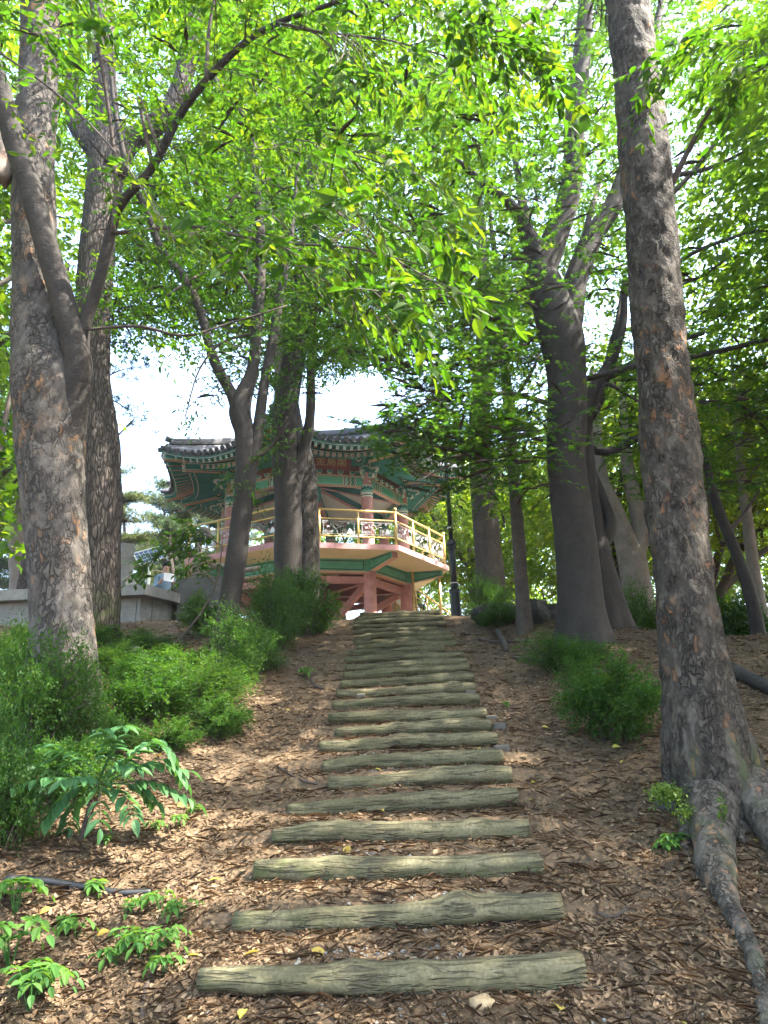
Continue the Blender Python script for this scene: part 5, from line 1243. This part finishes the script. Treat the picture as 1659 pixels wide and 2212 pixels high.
FR = [((205,1685),(120,1610),(60,1620),9), ((225,1690),(350,1640),(400,1690),9), ((215,1690),(270,1720),(290,1770),9), ((205,1690),(160,1740),(150,1790),8), ((220,1685),(330,1600),(380,1640),8), ((205,1690),(100,1700),(60,1740),9), ((200,1690),(130,1640),(45,1665),9), ((210,1680),(170,1630),(110,1620),9), ((215,1680),(240,1610),(215,1575),8), ((220,1680),(290,1625),(330,1600),9), ((230,1690),(320,1650),(410,1665),11), ((230,1695),(330,1690),(425,1735),11),
      ((220,1690),(300,1700),(340,1740),9), ((210,1690),(215,1700),(215,1790),9), ((200,1690),(150,1710),(100,1770),10), ((195,1690),(110,1680),(20,1700),9), ((190,1690),(90,1660),(-10,1660),9), ((225,1690),(270,1650),(300,1660),8), ((200,1690),(180,1680),(130,1690),8), ((215,1685),(260,1580),(270,1570),7)]
for k, (a, b, c, n) in enumerate(FR):
    dz = RNG.uniform(-.35, .25); frond(cp, cb, pt(*a, Yc), pt(*b, Yc+dz*.5), pt(*c, Yc+dz), n+6, .118, LFm=LF, wide=.5)
m = MB()
for q in ((200, 1690), (225, 1690), (212, 1685)): m.tube([(0, 0, -.05), (pt(*q, Yc)-cb)*.5+np.array([.02, 0, .03]), pt(*q, Yc)-cb], [.008, .006, .004], 6, 0)
m.build('stem', [TWIG], cp)
def seedling(px, py, h, n, lab, group, L=.05, nf=4):
    g = gpt(px, py); r_ = empty('seedling', g, lab, 'seedling', group)
    for k in range(nf):
        a = RNG.uniform(0, 6.28); rch = h*RNG.uniform(.6, 1.3); e = g+np.array([math.cos(a)*rch, math.sin(a)*rch, h*RNG.uniform(.5, 1)]); mid = g+np.array([math.cos(a)*rch*.4, math.sin(a)*rch*.4, h*1.0])
        frond(r_, g, g, mid, e, n, L*RNG.uniform(.8, 1.2), 'stem', SEED, .0025, SM)
SG = 'green seedlings in the leaf litter at the lower left'
for k, (px, py, h, L) in enumerate(((330,2090,.12,.06),(300,2070,.10,.055),(270,2060,.10,.05),(360,2050,.09,.055),(345,1975,.10,.05),(280,1985,.08,.045),(390,1990,.09,.05),(165,2035,.09,.05),(205,1935,.07,.06),(385,1790,.08,.045),(330,1800,.07,.04),(355,2110,.08,.05),(250,2090,.08,.05),(140,2010,.06,.045),(230,1830,.06,.04),(420,1760,.05,.04))):
    seedling(px, py, h, 7, 'small bright seedling with narrow leaflets growing through the dry leaves at the lower left', SG, L)
order_labels(SG, 'small seedling, %s in the dry leaves at the lower left')
for k, (px, py, h, L, lab) in enumerate(((20,2100,.2,.06,'yellow-green plant cut by the lower left corner, upper one'),(60,2190,.16,.055,'broad leaved green plant in the lower left corner'),(110,2150,.10,.07,'small plant with wide leaves just right of the corner plants'),(30,1985,.16,.06,'stalk with yellowing leaves at the left edge below the black hose'))):
    seedling(px, py, h, 9, lab, 'plants in the lower left corner', L, 9)
for px, py, lab, h in ((1095,1530,'little green sprig beside the log steps on the right',.06),(1080,1690,'two fresh green leaves at the right end of a low log step',.035),(1465,1840,'fern-like tuft by the roots of the leaning tree',.09),(1440,1845,'thin green weed left of the roots of the leaning tree',.07),(660,1465,'small yellow-green plant on the left slope beside the steps',.12),(1055,1640,'grass-like sprout at the end of a log step',.05)):
    seedling(px, py, h, 7, lab, None, h*.6 if h > .05 else .05, 5)

# ---------------------------------------------------------------- leaf litter, needles, pebbles
def litter(N, ymin, ymax, smin, smax, onpath):
    y = 1/RNG.uniform(1/ymax, 1/ymin, N); x = RNG.uniform(-1, 1, N)*(0.62*y+1.0)
    if onpath is not None:
        k = (np.abs(x-.1) < .85) if onpath else (RNG.uniform(0, 1, N) < np.where(np.abs(x-.1) < .72, .30, 1.0)); x, y = x[k], y[k]
    n = len(x); z = ground(x, y)+.006+RNG.uniform(0, .014, n); pos = np.stack([x, y, z], -1)
    a = RNG.uniform(0, 6.28, n); e = .02
    gx = (ground(x+e, y)-ground(x-e, y))/(2*e); gy = (ground(x, y+e)-ground(x, y-e))/(2*e); gx = np.clip(gx, -.6, .6); gy = np.clip(gy, -.6, .6)
    nr = np.stack([-gx, -gy, np.ones(n)], -1)+RNG.normal(0, .15, (n, 3)); u = np.stack([np.cos(a), np.sin(a), np.cos(a)*gx+np.sin(a)*gy+RNG.normal(0, .16, n)], -1)
    L = RNG.uniform(smin, smax, n)*(1+.045*np.maximum(y-3, 0)); pos -= nrmz(u)*L[:, None]*.5
    rn = np.clip(.36+.2*vnoise(pos*1.3, 31)+RNG.normal(0, .30, n), 0, 1)
    return pos, u, nr, L, L*RNG.uniform(.22, .6, n), rn
lt = link('leaf_litter', leaves_mesh('leaf_litter', *cat_arr(litter(90000, 2.2, 16, .014, .042, False), litter(36000, 2.2, 14, .005, .02, True), litter(50000, 6.5, 16, .02, .05, False), litter(5000, 2.2, 12, .03, .05, True), litter(10000, 2.2, 12, .036, .06, False), litter(70000, 2.2, 14, .008, .022, False), litter(16000, 14, 30, .09, .16, None)), 'curl', LITTER))
tag(lt, 'brown dry leaves covering the slope beside the log steps', 'leaf litter', kind='stuff')
def needles(N):
    y = 1/RNG.uniform(1/12, 1/2.2, N); x = RNG.uniform(-1, 1, N)*(0.6*y+.8); z = ground(x, y)+.008+RNG.uniform(0, .012, N); a = RNG.uniform(0, 6.28, N)
    u = np.stack([np.cos(a), np.sin(a), RNG.normal(.0, .1, N)+np.sin(a)*.3], -1); L = RNG.uniform(.04, .13, N)*(1+.04*y)
    return np.stack([x, y, z], -1), u, np.tile([0, 0, 1.0], (N, 1))+RNG.normal(0, .2, (N, 3)), L, np.full(N, .0032)*(1+.08*y), np.clip(RNG.uniform(-.2, .6, N), 0, 1)
o = link('twig_litter', leaves_mesh('twig_litter', *needles(24000), 'dia', LITTER)); tag(o, 'thin pine needles and twig bits strewn over the slope', 'twig litter', kind='stuff')
def blob(r, rs, sq=(1, 1, .65), n=10, k=7, noise=.25):
    vs = []; 
    for i in range(k+1):
        ph = math.pi*i/k
        for j in range(n):
            th = 2*math.pi*j/n; d = np.array([math.sin(ph)*math.cos(th), math.sin(ph)*math.sin(th), math.cos(ph)]); q = d*(1+noise*float(vnoise(d[None]*1.7+rs*3.1, rs)[0])+noise*.4*float(vnoise(d[None]*4+rs, rs)[0])); vs.append(q*r*np.array(sq))
    fs = [(i*n+j, (i+1)*n+j, (i+1)*n+(j+1) % n, i*n+(j+1) % n) for i in range(k) for j in range(n)]
    return vs, fs
m = MB(); pr = np.random.RandomState(5)
for cx_, cy_, sp, N in ((.05,3.15,.4,110),(-.1,3.55,.45,120),(.3,4.0,.4,50),(-.2,4.5,.4,40),(.0,2.75,.6,60),(.7,3.2,.7,50),(0,6,.7,60),(-.6,2.7,.4,40)):
    for _ in range(N):
        x = cx_+pr.normal(0, sp*.6); y = cy_+pr.normal(0, sp*.18); r = pr.uniform(.005, .013)
        v, f = blob(r, pr.randint(99), (1, pr.uniform(.7, 1), .7), 6, 4, .3); m.add(np.array(v)+np.array([x, y, gz(x, y)+r*.35]), f)
o = m.build('pebbles', [PEBB]); tag(o, 'small pale pebbles washed out on the lower treads', 'pebbles', kind='stuff')
FM = near_leaf_meshes(YLEAF, 'fallen_leaf')
for k in range(46):
    y = 1/RNG.uniform(1/9, 1/2.5); x = RNG.uniform(-1, 1)*(.52*y); z = gz(x, y)+.022; o = bpy.data.objects.new('fallen_leaf', FM[k % 4]); C.objects.link(o)
    o.location = (x, y, z); o.rotation_euler = (RNG.normal(.25, .25), RNG.normal(0, .25), RNG.uniform(0, 6.28)); s = RNG.uniform(.05, .085); o.scale = (s, s*.8, s)
    tag(o, 'yellowing fallen leaf lying on the brown leaf litter', 'fallen leaf', 'yellow fallen leaves')
# rocks and bricks
def rock(name, px, py, wpx, mat, lab, cat, seed, sq=(1, .8, .65), lift=.45, group=None, Y=None, n=16, noise=.3):
    g = gpt(px, py) if Y is None else pt(px, py, Y)
    if Y is not None: g[2] = gz(g[0], Y)
    r = wpx/FPX*(g@CF)/2; v, f = blob(r, seed, sq, n, 11, noise); m = MB(); m.add(v, f); o = m.build(name, [mat], smooth=name == 'stone'); o.location = g+np.array([0, 0, r*sq[2]*lift]); tag(o, lab, cat, group); return o
rock('stone', 803, 2148, 42, ROCKTAN, 'tan stone leaning on the front of the lowest log step', 'stone', 3, (1, .8, .95), .6)
rock('stone', 1042, 2172, 56, ROCKTAN, 'flat tan stone in front of the lowest log step, right of its middle', 'stone', 5, (1, .8, .45))
rock('boulder', 1160, 1345, 70, ROCK, 'dark leaning boulder just right of the thin straight trunk', 'boulder', 8, (.8, .8, 1.0), .5)
rock('boulder', 1080, 1340, 110, ROCK, 'broad dark boulder left of the thin straight trunk under shrubs', 'boulder', 11, (1, .7, .5), .4)
rock('boulder', 1195, 1335, 60, ROCK, 'grey boulder farthest right in the crest row', 'boulder', 13, (1, .8, .7), .4)
rock('boulder', 290, 1440, 80, ROCK, 'dark stone among the shrubs below the ledge panels', 'boulder', 15, (1, .8, .6), .5)
rock('boulder', 1450, 1745, 60, ROCK, 'moss covered stone tucked left of the leaning tree roots', 'boulder', 19, (1, .8, .8), .2)
rock('dirt_mound', 1020, 1318, 70, ROCKTAN, 'orange-brown earth mound right of the lamp post base', 'mound', 23, (1, .8, .5), .1, Y=16.0)
for k, (px, py, w) in enumerate(((1084,1622,30),(1080,1572,26),(1012,1476,20),(1017,1500,22),(1063,1556,24),(952,1362,18),(780,1508,16))):
    g = gpt(px, py); s = w/FPX*(g@CF); m = MB(); m.box((0, 0, 0), (s, .07, .055), None, 0); o = m.build('brick', [BRICKG]); o.location = g+np.array([0, 0, .015]); o.rotation_euler = (RNG.normal(.1, .08), RNG.normal(0, .08), RNG.normal(0, .15))
    tag(o, ['grey brick under the right end of a lower middle log step','grey brick one log step above the lowest brick','grey brick by the sunlit upper log step','grey brick just below the brick of the sunlit log step','small grey brick under a middle log step on the right','short stub block at the right end of a log step near the crest','grey brick half buried at the left part of a middle log step'][k], 'brick', 'grey bricks wedged under the log steps')
# sticks, hose
def stick(pxs, w, lab, name='stick', mat=TWIG, cat='stick', lift=.8):
    P = [gpt(x, y) for x, y in pxs]; r = w/2/FPX*(P[0]@CF); P = [p+np.array([0, 0, r*lift+.006]) for p in P]; o = P[0]
    me = limb_mesh(name, P, np.linspace(r, r*.7, len(P)), mat, n=7, per=5, rough=.12, freq=12, origin=o); b = link(name, me); b.location = o; tag(b, lab, cat)
stick([(10,1912),(90,1915),(180,1928),(260,1940),(330,1937)], 20, 'black irrigation hose lying across the leaves at the lower left', 'hose', PIPE, 'hose')
stick([(305,2225),(310,2160),(325,2120),(352,2080)], 12, 'dark curved stick at the bottom edge left of the lowest log step')
stick([(1285,1975),(1320,1990),(1355,1970)], 9, 'short dark stick lying right of the second lowest log step')
stick([(1075,1370),(1090,1395),(1095,1410)], 14, 'grey broken branch on the right slope near the crest')
stick([(1035,1385),(1075,1391),(1140,1389)], 9, 'dark fallen branch lying flat on the right slope near the crest')
stick([(1110,1425),(1160,1432),(1215,1440)], 9, 'pale stick in front of the low shrub on the right bank')
stick([(672,1470),(680,1485),(700,1492)], 7, 'twisted pale twig on the left slope beside the middle log steps')
stick([(540,2105),(545,2140),(535,2180)], 5, 'thin twig leaning on the left part of the lowest log step')
stick([(1420,1915),(1450,1880),(1470,1850)], 6, 'thin grey twig left of the exposed root at the lower right')
stick([(1585,1462),(1640,1490),(1720,1530)], 34, 'dark rotting log lying at the right edge behind the leaning tree', 'fallen_log', BARK_DARK, 'log')
stick([(620,1800),(700,1760),(760,1745)], 4, 'very thin twig across the left slope by the fourth log step')
stick([(600,1660),(650,1690),(700,1700)], 6, 'bent brown twig on the left slope')
# moss on the roots of the leaning tree
mp_ = []
for px, py, sx, sy, N, dY in ((1440,1715,34,22,900,-.35),(1560,1755,10,40,160,-.5),(1480,1755,22,22,200,-.4)):
    for _ in range(N): mp_.append(pt(RNG.normal(px, sx*.5), RNG.normal(py, sy*.5), yE+dY+RNG.normal(0, .05)))
mp_ = np.array(mp_); n = len(mp_); mp_[:, 2] = np.maximum(mp_[:, 2], ground(mp_[:, 0], mp_[:, 1])+.01)
o = link('moss', leaves_mesh('moss', mp_-rbase, RNG.normal(0, 1, (n, 3)), RNG.normal(0, 1, (n, 3))+[0, 0, 1], RNG.uniform(.012, .03, n), RNG.uniform(.008, .016, n), RNG.uniform(0, 1, n), 'dia', MOSS), root); o['kind'] = 'stuff'

# ---------------------------------------------------------------- stone ledge with pillar and birdhouse
LY = 13.6; c_ = pt(312, 1284, LY); dd_ = c_@CF; px2m = dd_/FPX
zb_ = c_[2]; lx = c_[0]
gl = gz(lx-1, LY)
led = empty('stone_ledge', (lx, LY, gl-.1), 'grey granite ledge with an overhanging capstone and upright panels at the left', 'stone ledge')
bo_ = np.array([lx, LY, gl-.1])
fr = pt(402, 1302, LY+1.25)
e_ = np.array([fr[0]-lx, 1.25]); dirv = np.array([-1.0, .02])
cap = [(-4.6, .1), (0, 0), (e_[0], e_[1]), (e_[0]-.15, 3.4), (-4.6, 3.4)]
th_ = 21*px2m
m = MB(); H0 = zb_-bo_[2]
for a0, a1 in ((-4.6, -2.35), (-2.345, -1.2), (-1.195, 0)):
    y0, y1 = .1*(a0/-4.6), .1*(a1/-4.6)
    if a1 == 0: poly = [(a0, y0), (0, 0), (e_[0], e_[1]), (e_[0]-.15, 3.4), (a0, 3.4)]
    else: poly = [(a0, y0), (a1, y1), (a1, 3.4), (a0, 3.4)]
    mm = MB(); mm.prism(poly, (0, 0, H0), (1, 0, 0), (0, 1, 0), (0, 0, th_), 0); mm.build('capstone', [GRANITE], led)
mm = MB(); mm.prism([(-4.4, .3), (-.06, .25), (e_[0]-.2, e_[1]-.02), (e_[0]-.3, 3.1), (-4.4, 3.1)], (0, 0, H0+th_), (1, 0, 0), (0, 1, 0), (0, 0, .07), 0); mm.build('capstone', [GRANITE], led)
mm = MB(); mm.prism([(-4.4, .42), (-.22, .36), (e_[0]-.36, e_[1]-.1), (e_[0]-.45, 3.0), (-4.4, 3.0)], (0, 0, 0), (1, 0, 0), (0, 1, 0), (0, 0, H0), 0); mm.build('core_wall', [GRANITED], led)
fa = np.array([-.2, .27, 0]); fb_ = np.array([e_[0]-.3, e_[1]-.1, 0]); ax = (fb_-fa)/np.linalg.norm(fb_-fa); nx = np.array([ax[1], -ax[0], 0]); Lf = np.linalg.norm(fb_-fa)
for k, (s0, s1) in enumerate(((0, .36), (.37, .67), (.68, 1.0))):
    mm = MB(); mm.box(fa+ax*Lf*(s0+s1)/2+UP*H0/2, (Lf*(s1-s0)-.01, .09, H0-.01), (ax, nx, UP), 0); mm.build('panel', [GRANITE], led)
for a0, a1 in ((-4.4, -3.3), (-3.29, -2.2), (-2.19, -1.2), (-1.19, -.24)):
    mm = MB(); mm.box(((a0+a1)/2, .33, H0/2), (a1-a0-.012, .1, H0-.01), None, 0); mm.build('panel', [GRANITE], led)
# darker block right of the ledge
q = pt(440, 1330, 14.9); m = MB(); m.box((0, 0, .55), (1.0, .7, 1.3), None, 0); o = m.build('stone_block', [GRANITED]); o.location = (q[0], 15.0, gz(q[0], 15.0)-.1); tag(o, 'dark stone block standing between the ledge and the slender tree', 'stone block')
pl = pt(270, 1236, 14.5); zt_ = zb_+th_+.07
m = MB(); m.box((0, 0, .5), (.26, .26, 1.0), None, 0); m.box((0, 0, -.0+.03), (.34, .34, .06), None, 0); o = m.build('stone_pillar', [GRANITE]); o.location = (pl[0]+.0, 14.5, zt_); o.rotation_euler = (0, 0, .6); tag(o, 'square granite pillar standing on the stone ledge', 'pillar')
bh = pt(286, 1238, 14.3); bhz = zt_; br_ = empty('birdhouse', (bh[0]+.02, 14.25, bhz), 'small pale wooden birdhouse with a round hole on the stone ledge', 'birdhouse', rz=.15)
m = MB(); m.prism([(-.105, 0), (.105, 0), (.105, .17), (0, .27), (-.105, .17)], (0, -.11, 0), (1, 0, 0), UP, (0, .22, 0), 0); m.build('box', [BIRCHWOOD], br_)
m = MB(); m.tube([(0, -.111, .13), (0, -.116, .13)], .034, 14, 0); m.build('entrance_hole', [BLACK], br_)
for s in (-1, 1):
    m = MB(); ra = np.array([s*.16, 0, -.153]); ra /= np.linalg.norm(ra); m.box(np.array([0, 0, .285])+ra*.10, (.21, .30, .018), (ra, (0, 1, 0), np.cross(ra, (0, 1, 0))), 0); m.build('roof_board', [BIRCHWOOD], br_)
# solar panel
spb = pt(318, 1240, 17.0); sp_ = empty('solar_panel', (spb[0]+.05, 17.0, gz(spb[0], 17)), 'tilted solar panel with white frame behind the birdhouse', 'solar panel')
pc = pt(322, 1200, 17.0); hz = pc[2]-gz(spb[0], 17)
m = MB(); m.tube([(0, 0, 0), (0, 0, hz-.05)], .035, 8, 0); m.build('pole', [WHITE], sp_)
ux = np.array([.78, .42, .34]); ux /= np.linalg.norm(ux); uy = np.array([-.42, .86, .12]); uy -= ux*np.dot(ux, uy); uy /= np.linalg.norm(uy); un_ = np.cross(ux, uy)
uy = np.array([.25, -.55, -.8]); uy -= ux*np.dot(ux, uy); uy /= np.linalg.norm(uy); un_ = np.cross(ux, uy)
m = MB(); m.box((0, 0, hz), (.72, .50, .03), (ux, uy, un_), 0); m.build('frame', [WHITE], sp_)
m = MB()
sgn = 1 if un_[1] < 0 else -1
for i in range(6):
    for j in range(4): m.box(np.array([0, 0, hz])+ux*(-.28+i*.112)+uy*(-.165+j*.11)+un_*sgn*.017, (.10, .098, .004), (ux, uy, un_), 0)
m.build('solar_cells', [PANELBLUE], sp_)
# pale elbow-topped post with bare boughs beside the railing
wb = pt(423, 1330, 18.2); wz = gz(wb[0], 18.2); wp = empty('weathered_post', (wb[0], 18.2, wz), 'pale weathered post with a dark collar and elbow shaped top beside the left railing', 'post')
tz = pt(423, 1160, 18.2)[2]-wz; base_ = np.array([wb[0], 18.2, wz])
m = MB(); m.lathe([(.17, -.1), (.14, .6), (.12, tz*.6), (.10, tz)], (0, 0, 0), 16, 0); m.build('shaft', [BARK_PALE], wp, smooth=True)
m = MB(); m.lathe([(.14, tz-.16), (.15, tz-.15), (.15, tz-.04), (.14, tz-.03)], (0, 0, 0), 16, 0); m.build('collar', [BLACK], wp)
m = MB(); m.tube(catmull([(0, 0, tz-.02), (.02, 0, tz+.13), (.12, 0, tz+.19), (.24, -.02, tz+.12), (.27, -.04, tz-.04)], 5), np.linspace(.10, .075, 21), 12, 0); m.build('elbow', [BARK_PALE], wp, smooth=True)
for q2 in (((.1,0,tz*.62),(.5,.1,tz*.72),(1.0,.1,tz*.66),(1.6,.2,tz*.68)), ((0,0,tz*.3),(.25,-.1,tz*.2),(.35,-.1,-.1)), ((0,0,tz*.4),(-.25,-.1,tz*.25),(-.35,-.1,-.1))):
    m = MB(); m.tube(catmull([np.array(p, float) for p in q2], 5), .07, 9, 0); m.build('limb', [BARK_PALE], wp, smooth=True)

# ---------------------------------------------------------------- lamp post
lp = pt(985, 1316, 16.3); lz = gz(lp[0], 16.3); lt_ = pt(958, 925, 16.3)[2]-lz
lam = empty('lamp_post', (lp[0], 16.3, lz), 'tall black iron lamp post beside the top of the log steps', 'lamp post')
lean = (pt(958, 925, 16.3)-pt(985, 1316, 16.3)); lean = lean/lean[2]
def LP(z): return np.array([lean[0]*z, 0, z])
m = MB(); m.tube([LP(-.2), LP(.12)], .17, 8, 0); m.tube([LP(.12), LP(.75)], [.125, .115], 8, 0); m.tube([LP(.75), LP(.82)], [.14, .12], 8, 0); m.build('base', [LAMP], lam)
m = MB(); m.tube([LP(.8), LP(1.9)], [.075, .068], 12, 0); m.tube([LP(1.9), LP(lt_+.2)], [.056, .042], 12, 0); m.build('pole', [LAMP], lam, smooth=True)
m = MB(); 
for zz, r in ((1.82, .10), (1.9, .115), (1.97, .095), (.9, .095)): m.tube([LP(zz-.025), LP(zz+.025)], r, 14, 0)
m.build('collar', [LAMP], lam)
m = MB(); m.tube([LP(2.28), LP(2.31)], .078, 12, 0); m.tube([LP(.95), LP(.97)], .1, 12, 0); m.build('cable_tie', [WHITE], lam)
top = LP(lt_+.2); m = MB(); m.lathe([(.05, 0), (.13, .05), (.2, .12), (.2, .15)], top, 14, 0); m.build('lamp_seat', [LAMP], lam)
m = MB(); m.lathe([(.12, .15), (.21, .3), (.22, .45), (.15, .6), (.05, .66)], top, 16, 0); m.build('globe', [WHITE], lam, smooth=True)
m = MB(); m.lathe([(.24, .62), (.14, .72), (.03, .8)], top, 14, 0); m.build('cap', [LAMP], lam)

# ---------------------------------------------------------------- person behind the ledge
pp_ = pt(358, 1226, 17.6); pz = gz(pp_[0], 17.6); hp = pp_[2]-pz; hh_ = hp+.11; S_ = hh_/1.70
per = empty('person', (pp_[0], 17.6, pz), 'person in a light blue shirt behind the stone ledge, holding up a white sheet', 'person', rz=.5)
def skin_body(verts, edges, radii, levels=2):
    me = bpy.data.meshes.new('body'); me.from_pydata([Vector(v)*S_ for v in verts], edges, []); o = bpy.data.objects.new('tmp', me); C.objects.link(o)
    md = o.modifiers.new('s', 'SKIN'); md.use_smooth_shade = True
    for sv, r in zip(me.skin_vertices[0].data, radii): sv.radius = (r[0]*S_, r[1]*S_) if isinstance(r, tuple) else (r*S_, r*S_)
    me.skin_vertices[0].data[0].use_root = True
    sb_ = o.modifiers.new('d', 'SUBSURF'); sb_.levels = levels; sb_.render_levels = levels
    bpy.context.view_layer.update(); r = bpy.data.meshes.new_from_object(o.evaluated_get(bpy.context.evaluated_depsgraph_get())); bpy.data.objects.remove(o); return r
V = [(0,0,.93),(0,.01,1.1),(0,.01,1.27),(0,0,1.41),(0,-.01,1.48),(0,-.02,1.56),(0,-.03,1.64)]; R = [(.155,.11),(.14,.1),(.165,.11),(.12,.085),.052,(.072,.085),(.06,.075)]; E_ = [(i, i+1) for i in range(6)]
for s in (-1, 1):
    b = len(V); V += [(s*.1,0,.86),(s*.1,0,.5),(s*.105,.03,.09),(s*.11,-.1,.035)]; R += [.09,.06,.042,(.035,.04)]; E_ += [(0,b),(b,b+1),(b+1,b+2),(b+2,b+3)]
    b = len(V); V += [(s*.18,0,1.39),(s*.22,-.03,1.13),(s*.13,-.27,1.24),(s*.115,-.33,1.27)]; R += [.052,.042,.032,(.03,.018)]; E_ += [(3,b),(b,b+1),(b+1,b+2),(b+2,b+3)]
    for f, (dx, dz) in enumerate(((.03,.02),(.012,.008),(-.006,-.004),(-.022,-.016))):
        c2 = len(V); V += [(s*(.115-dx*.3),-.37,1.275+dz),(s*(.10-dx*.3),-.395,1.27+dz)]; R += [.009,.008]; E_ += [(b+3,c2),(c2,c2+1)]
    c2 = len(V); V += [(s*.09,-.335,1.295)]; R += [.01]; E_ += [(b+3,c2)]
bm_ = skin_body(V, E_, R)
for mt in (SKINM, SHIRT, TROUS): bm_.materials.append(mt)
for p in bm_.polygons:
    c0 = p.center/S_; p.material_index = 2 if c0.z < .95 and abs(c0.x) < .2 and c0.y > -.2 else (1 if c0.z < 1.455 and c0.y > -.2 else 0)
    if c0.z < .06: p.material_index = 2
link('body', bm_, per)
v, f = blob(.098*S_, 2, (.86, 1.0, 1.05), 14, 9, .05); m = MB(); v = [np.array(q)+np.array([0, .012, 1.645])*S_ for q in v]; f = [q for q in f if np.mean([v[i][1] for i in q]) > -.045*S_ or np.mean([v[i][2] for i in q]) > 1.69*S_]; m.add(v, f); m.build('hair', [HAIR], per, smooth=True)
m = MB()
for s in (-1, 1): m.tube([np.array([s*.03, -.098, 1.615])*S_, np.array([s*.03, -.106, 1.615])*S_], .009*S_, 8, 0)
m.tube([np.array([-.022, -.098, 1.555])*S_, np.array([.022, -.098, 1.555])*S_], .005*S_, 6, 1); m.build('eyes_and_mouth', [BLACK, REDD], per)
m = MB(); m.add([np.array(q)*S_ for q in ((0, -.100, 1.625), (-.014, -.100, 1.583), (.014, -.100, 1.583), (0, -.127, 1.587))], [(0, 1, 3), (0, 3, 2), (1, 2, 3)], 0)
for s in (-1, 1): m.box(np.array([s*.078, .0, 1.61])*S_, (.014*S_, .035*S_, .055*S_), None, 0)
m.build('nose_and_ears', [SKINM], per)
m = MB(); m.box((0, 0, 0), (.25, .006, .21), None, 0); o = m.build('paper_sheet', [PAPER]); q = Matrix.Rotation(.5, 4, 'Z') @ Vector((0, -.40*S_, 1.30*S_)); o.location = Vector((pp_[0], 17.6, pz))+q; o.rotation_euler = (-.15, .1, .5); tag(o, 'white sheet held up by the person in light blue', 'paper')

HZ = NT('veil_haze'); _v = HZ.n('VolumePrincipled', {'Color': (.9, .94, 1, 1), 'Density': .0007, 'Anisotropy': .3}); HZ.t.links.new(_v.outputs[0], HZ.out.inputs['Volume'])  # thin haze added to imitate the veil of lens glow
m = MB(); m.box((0, 390, 6), (340, 1040, 48), None, 0); hb = m.build('haze', [HZ.mat]); tag(hb, kind='stuff')
